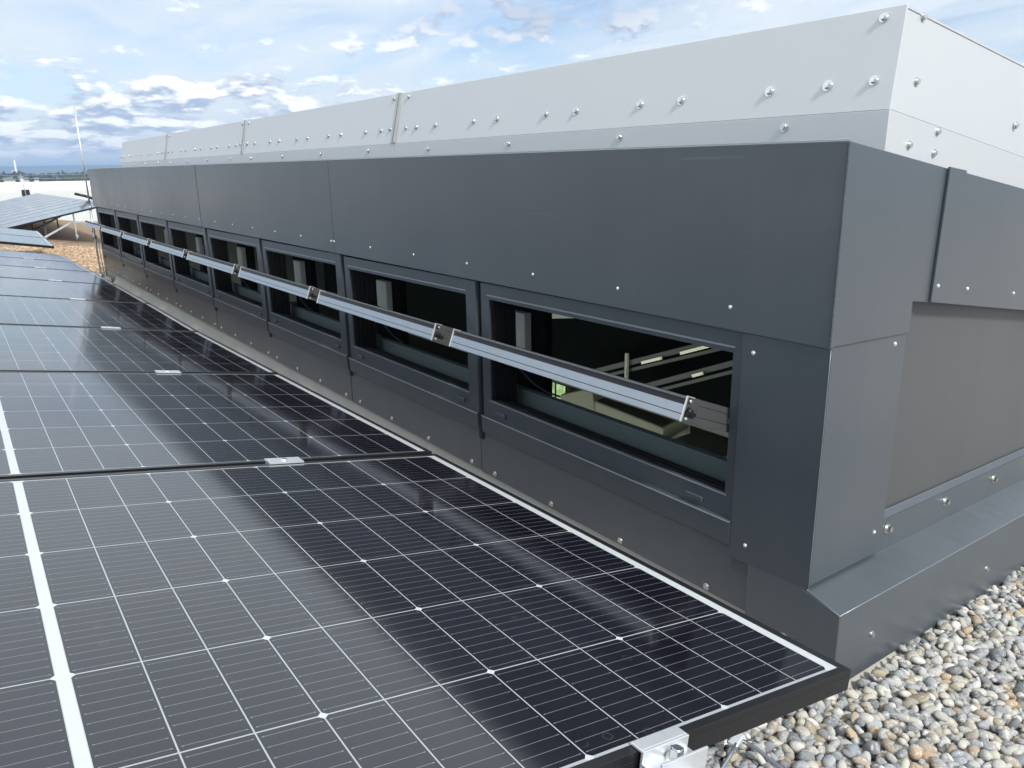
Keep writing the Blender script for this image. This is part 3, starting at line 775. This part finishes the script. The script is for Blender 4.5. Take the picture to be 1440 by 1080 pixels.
# ------------------------------------------------------------------ solar panels
PR = Matrix(((.98502,.01176,.17203),(-.0157,.99964,.02156),(-.17171,-.02394,.98486)))
PC0 = Vector((.02447,1.0573,-.52237))
HX, HY, FH, LIP = .892, .567, .030, .0125
def make_panel():
    e = empty('solar_panel', (0,0,0))
    m = MB(); t = .0016
    # frame: four mitred hollow rails (outer wall, lip, bottom flange)
    def rail(p, q, inward):
        p = Vector(p); q = Vector(q); i_ = Vector(inward)
        dd = (q-p).normalized()
        prof = [(0,0,0),(0,0,-FH),(.022,0,-FH),(.022,0,-FH+.002),(.002,0,-FH+.002),(.002,0,-.0075),(LIP,0,-.0075),(LIP,0,-.0004),(LIP-.001,0,0)]
        vs = []
        for (c, sg) in ((p, 1), (q, -1)):
            for (a, _, z) in prof: vs.append(tuple(c + i_*a + dd*(a*sg) + Vector((0,0,z))))
        n = len(prof); fs = [(k, k+n, (k+1) % n + n, (k+1) % n) for k in range(n)] + [tuple(range(n)), tuple(range(2*n-1, n-1, -1))]
        m.add(vs, fs)
    rail((-HX,-HY,0),(HX,-HY,0),(0,1,0)); rail((HX,-HY,0),(HX,HY,0),(-1,0,0)); rail((HX,HY,0),(-HX,HY,0),(0,-1,0)); rail((-HX,HY,0),(-HX,-HY,0),(1,0,0))
    # fine groove line along the outer wall
    m.box((-HX+.002,-HY-.0006,-.0105),(HX-.002,-HY,-.0095)); m.box((HX,-HY+.002,-.0105),(HX+.0006,HY-.002,-.0095))
    fr = m.build('frame', BLACKFR, e, local=True)
    md = fr.modifiers.new('bevel', 'BEVEL'); md.width = .0005; md.segments = 1; md.limit_method = 'ANGLE'
    m = MB(); m.add([(-HX+LIP-.001,-HY+LIP-.001,-.0012),(HX-LIP+.001,-HY+LIP-.001,-.0012),(HX-LIP+.001,HY-LIP+.001,-.0012),(-HX+LIP-.001,HY-LIP+.001,-.0012),
                     (-HX+LIP-.001,-HY+LIP-.001,-.0058),(HX-LIP+.001,-HY+LIP-.001,-.0058),(HX-LIP+.001,HY-LIP+.001,-.0058),(-HX+LIP-.001,HY-LIP+.001,-.0058)],
                    [(0,1,2,3),(7,6,5,4),(0,4,5,1),(1,5,6,2),(2,6,7,3),(3,7,4,0)])
    m.build('cell_sheet', PV, e, local=True)
    return e
proto = make_panel()
proto.matrix_world = Matrix.Translation(PC0) @ PR.to_4x4()
tag(proto, 'black framed solar panel nearest the camera, with sheathed white centre bar and free near corner', 'solar panel', 'solar panels laid in a row along the roof monitor')
proto['label'] = 'nearest black framed solar panel with its near corner standing free over the pebbles'
Bz = [0, -.028, -.052, -.0625, -.0745, -.0905, -.109, -.127]
Bx = [0, .0085, .0155, .0285, .038, .0525, .064, .0745]
ordn = ['second', 'third', 'fourth', 'fifth', 'sixth', 'seventh', 'eighth']
panels = [proto]
clips = []
for k in range(1, 8):
    a = Vector((Bx[k-1], 1.154*(k-1), Bz[k-1])); b2 = Vector((Bx[k], 1.154*k, Bz[k]))
    yd = (b2-a).normalized(); xd = Vector(PR.col[0]); xd = (xd - yd*xd.dot(yd)).normalized(); zd = xd.cross(yd)
    # reference: far right outer corner of the first panel
    ref = PC0 + PR @ Vector((HX, HY, 0))
    far = ref + b2; c = far - xd*HX - yd*HY
    M = Matrix((xd, yd, zd)).transposed().to_4x4(); M.translation = c
    o = copy_tree(proto); o.matrix_world = M; panels.append(o)
    o['label'] = '%s black framed solar panel of the long row, counted from the camera' % ordn[k-1] if k < 7 else 'farthest black framed solar panel of the row, next to the tan gravel'
# second group after a service gap
xd = Vector(PR.col[0])
def place(o, corner_near, corner_far):
    yd = (Vector(corner_far)-Vector(corner_near)).normalized(); xd_ = Vector(PR.col[0]); xd_ = (xd_-yd*xd_.dot(yd)).normalized(); zd = xd_.cross(yd)
    c = Vector(corner_near) - xd_*HX + yd*HY
    M = Matrix((xd_, yd, zd)).transposed().to_4x4(); M.translation = c; o.matrix_world = M
n0 = Vector((1.035,10.83,-.800)); f0 = Vector((1.085,13.14,-.745))
for k in range(2):
    o = copy_tree(proto); a = n0.lerp(f0, k*.5); b2 = n0.lerp(f0, k*.5+.5); place(o, a, b2)
    o['label'] = ('near one of the two solar panels standing apart behind the gravel gap', 'rear one of the two solar panels standing apart behind the gravel gap')[k]
    o['group'] = 'pair of solar panels beyond the gap'
# raised array farther back, tilting up to the right
ang3 = math.atan2(.36, 1.725)
xd3 = Vector((math.cos(ang3), 0, math.sin(ang3)))
pk = Vector((2.52, 16.0, -.485))
cnt = 0
for rr in range(2):
    for k in range(11):
        o = copy_tree(proto); yd = Vector((0,1,0)); zd = xd3.cross(yd)
        c = pk - xd3*(HX + rr*(2*HX+.02)) + yd*(HY + k*1.154)
        M = Matrix((xd3, yd, zd)).transposed().to_4x4(); M.translation = c; o.matrix_world = M
        o['label'] = ('%s panel back from the raised array front edge, right column' if rr == 0 else '%s panel back from the raised array front edge, left column') % (['first','second','third','fourth','fifth','sixth','seventh','eighth','ninth','tenth','eleventh'][k])
        o['group'] = 'solar panels of the raised far array'

def clamp_at(M, x, y, lab, L_=.078):
    o = empty('panel_clamp', (0,0,0)); 
    m = MB(); m.box((-L_/2,-.019,0.0006),(L_/2,-.0012,.0036)); m.box((-L_/2,.0012,.0006),(L_/2,.019,.0036)); m.box((-L_/2,-.0095,-.024),(L_/2,-.0075,.0006)); m.box((-L_/2,.0075,-.024),(L_/2,.0095,.0006))
    m.box((-L_/2,-.0012,.0026),(L_/2,.0012,.0036)); m.box((-L_/2,-.0075,-.012),(L_/2,.0075,-.0095))
    m.build('body', CLAMPM, o, local=True)
    m = MB(); m.cyl((0,0,.0036),(0,0,.0068),.0062,n=6,smooth=False); m.build('bolt', STEEL, o, local=True)
    o.matrix_world = M @ Matrix.Translation((x, y, 0))
    return tag(o, lab, 'panel clamp', 'clamps joining neighbouring solar panels')
XCL = .50
for k in range(7):
    M = panels[k].matrix_world
    clamp_at(M, XCL+.006, HY+.010, 'small aluminium clamp bridging the gap between the %s and %s panel of the row' % ((['first']+ordn)[k], ordn[k]))
# end clamp on the near edge of the first panel
M0 = panels[0].matrix_world
ec = empty('end_clamp', (0,0,0)); xe = .605 - .0
m = MB()
m.box((-.035,-.004,.0008),(.035,.0125,.0040))             # lip over the frame
m.box((-.035,-.0075,-.010),(.035,-.0040,.0040))
m.box((-.035,-.032,-.0125),(.035,-.0040,-.0100))          # channel floor
m.box((-.035,-.0345,-.060),(.035,-.0315,.0060))           # outer upstand
m.box((-.035,-.0070,-.060),(.035,-.0042,-.0105))
m.build('body', CLAMPM, ec, local=True, bevel=.0006)
m = MB(); m.cyl((.004,-.0185,-.0098),(.004,-.0185,-.0060),.0105,n=18); m.cyl((.004,-.0185,-.0060),(.004,-.0185,.0035),.0080,n=6,smooth=False); m.cyl((.004,-.0185,.0035),(.004,-.0185,.0048),.0062,.0055,n=12)
m.build('bolt', STEEL, ec, local=True)
# find x on the panel's near edge that lies at world x about .594
ec.matrix_world = M0 @ Matrix.Translation((.523, -HY-.0006, 0))
tag(ec, 'bright aluminium end clamp with hex bolt gripping the near panel edge', 'panel clamp')
# mounting rails under the row (run along the row, below the frames)
for xx, lab in ((.51, 'aluminium mounting rail under the panel row, poking out beside the end clamp'), (-.55, 'aluminium mounting rail under the left part of the panel row')):
    e = empty('mounting_rail', (0,0,0)); m = MB()
    m.box((xx-.02,-HY-.12,-.075),(xx+.05,7.2,-.072)); m.box((xx-.02,-HY-.12,-.072),(xx-.017,7.2,-.031)); m.box((xx+.047,-HY-.12,-.072),(xx+.05,7.2,-.031))
    m.box((xx-.017,-HY-.119,-.034),(xx+.006,7.2,-.031)); m.box((xx+.024,-HY-.119,-.034),(xx+.047,7.2,-.031))
    m.build('channel', ALUDULL, e, local=True)
    for k in range(6):
        y = -.3+1.4*k
        m = MB(); m.box((xx,y,-.33 if xx > 0 else -.52),(xx+.03,y+.03,-.0755)); m.build('foot', ALUDULL, e, local=True)
    e.matrix_world = M0.copy(); tag(e, lab, 'mounting rail')
# raised array supports
for k, (x, y) in enumerate(((1.925,16.15),(1.45,16.15),(1.9,18.5),(1.45,18.6),(1.0,16.3),(1.9,21),(2.35,17.2),(.9,19))):
    ztop = -.485 - (2.52-x)*math.tan(ang3) - .04
    m = MB(); m.box((x-.012,y-.012,GZ-.05),(x+.012,y+.012,ztop)); m.box((x-.016,y-.10,GZ-.012),(x+.016,y+.10,GZ+.02))
    o = m.build('support_post', ALUDULL if k == 0 else SASHDARK)
    tag(o, ['thin support post at the front right of the raised array','thin support post at the front middle of the raised array','thin support post in the second rank on the right under the raised array','thin support post in the second rank in the middle under the raised array','thin support post at the front left of the raised array','thin support post in the third rank under the raised array','thin support post closest to the roof monitor under the raised array','thin support post in the rear left under the raised array'][k], 'support post', 'posts carrying the raised array')
def strut(name, a, b2, w_, lab, mat=ALUDULL):
    m = MB(); a = Vector(a); b2 = Vector(b2); d_ = (b2-a).normalized(); s_ = d_.cross(Vector((0,0,1))).normalized()*w_/2; u_ = s_.cross(d_).normalized()*w_*.3
    m.add([a-s_-u_, a+s_-u_, a+s_+u_, a-s_+u_, b2-s_-u_, b2+s_-u_, b2+s_+u_, b2-s_+u_], [(0,1,2,3),(7,6,5,4),(0,4,5,1),(1,5,6,2),(2,6,7,3),(3,7,4,0)])
    o = m.build(name, mat); return tag(o, lab, 'strut', 'struts of the raised array')
strut('brace', (1.12,13.3,-.88), (1.86,15.9,-.78), .030, 'pale slotted brace running from the detached panels up to the raised array')
strut('brace', (1.86,15.9,-.78), (2.6,15.95,-.80), .030, 'pale horizontal rail joining the front posts of the raised array')
strut('brace', (.6,16.2,-1.0), (1.9,17.4,-.66), .04, 'dark diagonal strut under the left half of the raised array', BLACKFR)
strut('brace', (1.1,16.2,-1.0), (2.3,18.2,-.58), .04, 'dark diagonal strut under the right half of the raised array', BLACKFR)
m = MB(); m.box((.3,15.99,-.965),(.34,28,-.93)); m.box((-1.,15.97,-.885),(1.0,16.0,-.862)); 
# ------------------------------------------------------------------ rods, block, hose, conductor clip
BX = (1.10, 8.66)
m = MB(); m.box((1.00,8.60,GZ-.01),(1.27,9.12,-.975)); o = m.build('concrete_block', CONC, None, bevel=.012)
tag(o, 'low pale concrete paving block beside the far end of the monitor wall', 'concrete block')
rod = empty('lightning_rod', (1.2,8.75,-.975), 'tall thin grey lightning rod standing on the concrete block at the far wall end', 'lightning rod')
m = MB(); m.cyl((1.2,8.75,-.973),(1.2,8.75,-.30),.0085,.0080,n=10); m.cyl((1.2,8.75,-.30),(1.2,8.75,.655),.0080,.0058,n=8); m.build('pole', ALUDULL, rod)
m = MB(); m.cyl((1.2,8.75,-.974),(1.2,8.75,-.945),.035,.020,n=14); m.cyl((1.2,8.75,-.60),(1.2,8.75,-.565),.017,n=10); m.cyl((1.2,8.75,-.32),(1.2,8.75,-.28),.014,n=10); m.build('collar', ALU, rod)
m = MB(); m.tube([(1.235,8.75,-.95),(1.225,8.75,-.80),(1.222,8.75,-.60)], .004, 6); m.build('down_wire', ALUDULL, rod)
fr_ = empty('lightning_rod', (3.66,47,-1.06), 'small distant lightning rod with dark square foot on the membrane roof', 'lightning rod')
m = MB(); m.cyl((3.66,46.9,-1.06),(3.56,46.9,.18),.026,.016,n=8); m.build('pole', ALU, fr_)
m = MB(); m.box((3.49,47.0,-1.07),(3.84,47.3,-.60)); m.build('foot_block', BLACKFR, fr_, bevel=.02)
HOSE = [(2.353,19,-.352),(2.531,19,-.402),(2.655,19,-.450),(2.715,19,-.502),(2.76,19,-.60)]
m = MB(); pts = [(2.02+.55*t, 18.8-.5*t, -.40 - .06*t - .16*max(0,t-.6)**1.4*3) for t in [k/12 for k in range(13)]]
pts = [(1.95,20.0,-.40),(2.1,19.6,-.415),(2.3,19.1,-.43),(2.45,18.7,-.45),(2.55,18.4,-.50),(2.60,18.2,-.60)]
m.tube([(1.74+.6,19.0,-.30)] and HOSE, .028, 8); tag(m.build('vent_hose', BLACKFR), 'dark bent hose poking up behind the far end of the monitor wall', 'hose')

CB = Vector((.992,.722,-.990))
cc_ = empty('conductor_clip', CB, 'small aluminium wire connector lying on the pebbles beside the end clamp', 'wire connector')
m = MB(); m.box((-.015,-.0085,-.006),(.015,.0085,.005)); m.box((-.013,-.0095,-.0015),(.013,.0095,.0025))
bo = m.build('body', CLAMPM, cc_, bevel=.002, local=True); bo.rotation_euler = (R(8),R(-10),R(12))
m = MB(); m.cyl((-.012,.017,.000),(-.012,.017,.009),.0062,n=6,smooth=False); m.cyl((-.012,.017,-.003),(-.012,.017,.0),.0105,n=16); m.cyl((-.012,.017,-.006),(-.012,.017,-.003),.0125,n=16); m.build('bolt', STEEL, cc_, local=True)
def wire(pts, lab):
    m = MB(); m.tube(pts, .0036, 8); tag(m.build('conductor_wire', ALU), lab, 'wire', 'lightning conductor wires on the pebbles')
wire([(.984,.716,-.990),(.955,.706,-.994),(.90,.690,-1.0),(.84,.668,-1.01)], 'bare aluminium wire running from the connector back under the panel')
wire([(.983,.742,-.990),(.968,.757,-.993),(.935,.792,-.998),(.90,.83,-1.003)], 'bare aluminium wire leaving the top of the connector towards the plinth')
wire([(1.000,.713,-.990),(1.006,.690,-.992),(1.005,.64,-.996),(1.0,.55,-1.0)], 'bare aluminium wire running from the connector towards the photo bottom')

# guard rail, trees, houses, mast far away -------------------------------------------------
gr = empty('guard_rail', (8,101,-.5), 'thin pale guard rail along the far roof parapet', 'railing')
m = MB(); m.box((-40,100.9,.20),(60,100.93,.235)); m.box((-40,100.9,-.20),(60,100.93,-.165)); m.build('rail', ALU, gr)
m = MB()
for k in range(28): m.box((-38+k*3.5,100.9,-1),(-37.97+k*3.5,100.93,.235))
m.build('post', ALU, gr)

def foliage(name, c):
    m, nt, b = new_mat(name)
    n = noise_n(nt, .35, 4, .6); cc = mixc(nt, n, tuple(v*.6 for v in c), tuple(v*1.5 for v in c))
    nt.links.new(cc, b.inputs['Base Color']); b.inputs['Roughness'].default_value = .9; return m
FOL = [foliage('foliage_dark', (.04,.058,.03)), foliage('foliage_olive', (.07,.075,.035)), foliage('foliage_brown', (.085,.07,.045))]
def tree(x, y, h_, r_, mat, conif, lab):
    rg = random.Random(int(x*13+y*7))
    t = empty('tree', (x,y,-15), lab, 'tree', 'trees beyond the roof edge')
    m = MB(); m.cyl((x,y,-15.1),(x,y,-15+h_*.6),r_*.09,r_*.04,n=6); m.build('trunk', BARK, t)
    m = MB()
    for k in range(130):
        zz = rg.random(); rad = (1-zz)*r_*.55+.1 if conif else r_*math.sqrt(max(.02, 1-(2*zz-1)**2))
        a = rg.uniform(0, 6.283); q = rad*math.sqrt(rg.random())
        c = Vector((x+q*math.cos(a), y+q*math.sin(a), -15 + h_*(.22+.78*zz))); s = r_*rg.uniform(.14,.26)
        d1 = Vector((rg.gauss(0,1),rg.gauss(0,1),rg.gauss(0,1))).normalized(); d2 = d1.orthogonal().normalized(); d3 = d1.cross(d2)
        m.add([c+d1*s, c-d1*s*.7+d2*s, c-d1*s*.6-d2*s*.8, c+d3*s*.9], [(0,1,2),(0,3,1),(1,3,2),(2,3,0)])
    m.build('crown', mat, t)
rt = random.Random(11)
kinds = ['dark conifer', 'olive broadleaf tree', 'brownish bare looking tree']
tn = 0
for k in range(44):
    yy = 430 + 60*(k % 4) + rt.uniform(-20,20); az = 2.6 + 8.6*(k/44) + rt.uniform(-.12,.12)
    xx = yy*math.tan(R(az)); kd = rt.choice([0,1,1,2]); con = kd == 0 and rt.random() < .6
    hh = rt.uniform(14.2,15.6) if not con else rt.uniform(15.5,17.6)
    tree(xx, yy, hh, rt.uniform(3.8,5.6), FOL[kd], con, 'tiny %s in the belt beyond the roof parapet' % kinds[kd]); tn += 1
wood = MB()
for k in range(4200):
    yy = rt.uniform(520,900); az = rt.uniform(-20,24); xx = yy*math.tan(R(az)); c = Vector((xx,yy,-15+14.6*(1-rt.random()**2*.6))); s = rt.uniform(2.5,5)
    d1 = Vector((rt.gauss(0,1),rt.gauss(0,1),rt.gauss(0,1))).normalized(); d2 = d1.orthogonal().normalized(); d3 = d1.cross(d2)
    wood.add([c+d1*s, c-d1*s*.7+d2*s, c-d1*s*.6-d2*s*.8, c+d3*s*.9], [(0,1,2),(0,3,1),(1,3,2),(2,3,0)])
tag(wood.build('wood', FOL[0]), 'far dark belt of woodland below the blue hills', 'woodland', kind='stuff')
HOUSE = simple('house_plaster', (.62,.60,.55), .8, nscale=.4, namp=.1); ROOFT = simple('house_roof', (.16,.13,.12), .8)
for k, (az, yy, w_, h_, lab) in enumerate(((3.72,420,4.5,14.0,'pale block house at the left photo edge among the far trees'),(4.15,430,5,14.5,'small pale house left of the distant mast'),(8.9,440,8,14.0,'long pale house below the hills beside the tall lightning rod'),(4.75,450,8,13.9,'low cream house behind the distant lightning rod'))):
    xx = yy*math.tan(R(az)); hs = empty('house', (xx,yy,-15), lab, 'house', 'houses among the far trees')
    m = MB(); m.box((xx-w_/2,yy,-15),(xx+w_/2,yy+8,-15+h_)); m.build('wall', HOUSE, hs)
    m = MB(); m.slab([(xx-w_/2-.4,yy-.4,-15+h_),(xx+w_/2+.4,yy-.4,-15+h_),(xx+w_/2+.4,yy+4,-15+h_+.9),(xx-w_/2-.4,yy+4,-15+h_+.9)], (0,4.2,-.2)); m.build('roof', ROOFT, hs)
yy = 1400; xx = 7.25/100*yy
tw = empty('mast_tower', (xx,yy,-15), 'white slender tower rising over the trees in front of the blue hills', 'tower')
m = MB(); m.cyl((xx+.2,yy,-15),(xx,yy,24.5),2.0,1.0,n=12); m.build('shaft', WHITEP, tw)
m = MB(); m.cyl((xx-4.5,yy,-15),(xx-4.5,yy,10),1.1,.8,n=8); m.build('annex', WHITEP, tw)

# ------------------------------------------------------------------ haze
hz_m = bpy.data.materials.new('haze_air'); hz_m.use_nodes = True; nt = hz_m.node_tree
for n_ in list(nt.nodes):
    if n_.type != 'OUTPUT_MATERIAL': nt.nodes.remove(n_)
pv_ = N(nt, 'ShaderNodeVolumePrincipled'); pv_.inputs['Color'].default_value = (.48,.68,1.0,1); pv_.inputs['Density'].default_value = .00050
pv_.inputs['Anisotropy'].default_value = .2
nt.links.new(pv_.outputs[0], nt.nodes['Material Output'].inputs['Volume'])
m = MB(); m.box((-5500,-5500,-16.3),(5500,5500,60)); o = m.build('haze', hz_m); tag(o, kind='stuff')
o['label'] = 'pale blue haze in the air towards the hills'; o['category'] = 'haze'

# ------------------------------------------------------------------ sky and sun
SUN_AZ_VEC = Vector((-.08,-.74,.68)).normalized()
elev = math.asin(SUN_AZ_VEC.z); 
w = bpy.data.worlds.new('World'); sc.world = w; w.use_nodes = True; nt = w.node_tree
bg = nt.nodes['Background']
sky = N(nt, 'ShaderNodeTexSky'); sky.sky_type = 'NISHITA'; sky.sun_disc = False; sky.sun_elevation = elev
sky.sun_rotation = math.atan2(SUN_AZ_VEC.x, SUN_AZ_VEC.y); sky.air_density = 1.0; sky.dust_density = .6; sky.ozone_density = 1.5
tc = N(nt, 'ShaderNodeTexCoord'); sp = N(nt, 'ShaderNodeSeparateXYZ'); nt.links.new(tc.outputs['Generated'], sp.inputs[0])
X_, Y_, Z_ = sp.outputs
zc = mth(nt, 'MAXIMUM', Z_, 0.0)
def plane(h0, sx, sy, ox=0, oy=0):
    dn = mth(nt, 'ADD', zc, h0)
    c = N(nt, 'ShaderNodeCombineXYZ')
    nt.links.new(mth(nt, 'ADD', mth(nt, 'MULTIPLY', mth(nt, 'DIVIDE', X_, dn), sx), ox), c.inputs[0])
    nt.links.new(mth(nt, 'ADD', mth(nt, 'MULTIPLY', mth(nt, 'DIVIDE', Y_, dn), sy), oy), c.inputs[1])
    return c.outputs[0]
def wn(vec, scale, detail, rough, dist=0.):
    n_ = N(nt, 'ShaderNodeTexNoise'); n_.inputs['Scale'].default_value = scale; n_.inputs['Detail'].default_value = detail
    n_.inputs['Roughness'].default_value = rough; n_.inputs['Distortion'].default_value = dist; nt.links.new(vec, n_.inputs['Vector']); return n_.outputs['Fac']
def ramp(v, a, b_): return mth(nt, 'SMOOTH_MIN', 1., mth(nt, 'MAXIMUM', mth(nt, 'DIVIDE', mth(nt, 'SUBTRACT', v, a), b_-a), 0.), .05)
# high thin veil with soft streaks
veil = wn(plane(.10, 1., .55, 3.3, 1.2), .55, 6, .55, .6)
veil_f = ramp(mth(nt, 'ADD', veil, mth(nt, 'MULTIPLY', ramp(zc, .16, .45), .18)), .36, .56)
def blob(az, el, ra, re):
    a_ = mth(nt, 'DIVIDE', mth(nt, 'SUBTRACT', mth(nt, 'ARCTAN2', X_, Y_), R(az)), R(ra)); e_ = mth(nt, 'DIVIDE', mth(nt, 'SUBTRACT', Z_, math.sin(R(el))), R(re))
    return mth(nt, 'EXPONENT', mth(nt, 'MULTIPLY', mth(nt, 'ADD', mth(nt, 'MULTIPLY', a_, a_), mth(nt, 'MULTIPLY', e_, e_)), -1.))
clear = mth(nt, 'ADD', mth(nt, 'ADD', blob(15, 9.4, 8, 1.0), blob(28, 7.3, 9, 1.0)), mth(nt, 'ADD', blob(5, 5.6, 5, .9), blob(34, 4.8, 9, .9)))
clear = mth(nt, 'MULTIPLY', mth(nt, 'MINIMUM', clear, 1.), mth(nt, 'ADD', .35, mth(nt, 'MULTIPLY', wn(plane(.10, 1., .55, 3.3, 1.2), 1.3, 6, .6, .6), 1.1)))
veil_f = mth(nt, 'MULTIPLY', veil_f, mth(nt, 'SUBTRACT', 1., clear, clamp=True))
veil_f = mth(nt, 'MAXIMUM', veil_f, mth(nt, 'ADD', .14, mth(nt, 'MULTIPLY', ramp(wn(plane(.06, .8, .25, 1.3, 5.2), .9, 7, .62, .8), .40, .58), .80)))
# broken cumulus: azimuth / elevation space, flat bottomed and smaller near the horizon
ctx = mth(nt, 'ARCTAN2', X_, Y_)
cv = N(nt, 'ShaderNodeCombineXYZ'); nt.links.new(mth(nt, 'MULTIPLY', ctx, 15.), cv.inputs[0]); nt.links.new(mth(nt, 'MULTIPLY', mth(nt, 'POWER', mth(nt, 'ADD', zc, .012), .55), 27.), cv.inputs[1])
c1_ = wn(cv.outputs[0], 1.0, 8, .60, .15)
cvs = N(nt, 'ShaderNodeVectorMath', operation='ADD'); nt.links.new(cv.outputs[0], cvs.inputs[0]); cvs.inputs[1].default_value = (.10,.42,0)
c2_ = wn(cvs.outputs[0], 1.0, 8, .60, .15)
low = mth(nt, 'SUBTRACT', 1., ramp(zc, .03, .17))            # more cumulus low down
bank = mth(nt, 'ADD', mth(nt, 'MULTIPLY', blob(8, 3.0, 24, 2.9), .22), mth(nt, 'MULTIPLY', blob(36, 9.3, 10, 1.7), .17))
thr = mth(nt, 'SUBTRACT', .60, mth(nt, 'ADD', bank, mth(nt, 'MULTIPLY', blob(17.5, 5.6, 6, .8), .12)))
cum_f = ramp(mth(nt, 'SUBTRACT', c1_, thr), 0., .09)
lit = mth(nt, 'MULTIPLY', ramp(mth(nt, 'SUBTRACT', c1_, c2_), -.05, .07), mth(nt, 'SUBTRACT', 1., mth(nt, 'MULTIPLY', blob(38, 10, 14, 2.2), .8)))      # sunlit tops, grey bases
K = 9.0
cumcol = mixc(nt, lit, (.38*K,.46*K,.60*K), (1.10*K,1.09*K,1.06*K))
cumcol = mixc(nt, mth(nt, 'MULTIPLY', mth(nt, 'EXPONENT', mth(nt, 'MULTIPLY', mth(nt, 'ABSOLUTE', mth(nt, 'SUBTRACT', Z_, .012)), -110.)), .75), cumcol, (.70*K,.78*K,.88*K))
veilcol = mixc(nt, wn(plane(.10, 1., .5), 1.1, 5, .6), (.60*K,.68*K,.75*K), (.86*K,.90*K,.93*K))
vs_ = N(nt, 'ShaderNodeVectorMath', operation='SCALE'); nt.links.new(veilcol, vs_.inputs[0]); nt.links.new(mth(nt, 'ADD', 1., mth(nt, 'MULTIPLY', ramp(Z_, .18, .34), .38)), vs_.inputs['Scale']); veilcol = vs_.outputs[0]
blue = N(nt, 'ShaderNodeVectorMath', operation='MULTIPLY'); nt.links.new(sky.outputs[0], blue.inputs[0]); blue.inputs[1].default_value = (1.0,1.0,1.05)
s1 = mixc(nt, mth(nt, 'MULTIPLY', veil_f, .92), blue.outputs[0], veilcol)
s2 = mixc(nt, mth(nt, 'MULTIPLY', cum_f, .95), s1, cumcol)
nt.links.new(s2, bg.inputs[0]); bg.inputs[1].default_value = .10

sl = bpy.data.lights.new('sun', 'SUN'); sl.energy = 2.9; sl.angle = R(9); sl.color = (1., .955, .88)
so = bpy.data.objects.new('sun', sl); col.objects.link(so); so.rotation_euler = SUN_AZ_VEC.to_track_quat('Z', 'Y').to_euler()

sc.view_settings.view_transform = 'Standard'; sc.view_settings.look = 'None'; sc.view_settings.exposure = .45; sc.view_settings.gamma = 1
sc.cycles.max_bounces = 8; sc.cycles.volume_bounces = 0; sc.cycles.transparent_max_bounces = 12
sc.cycles.use_denoising = True
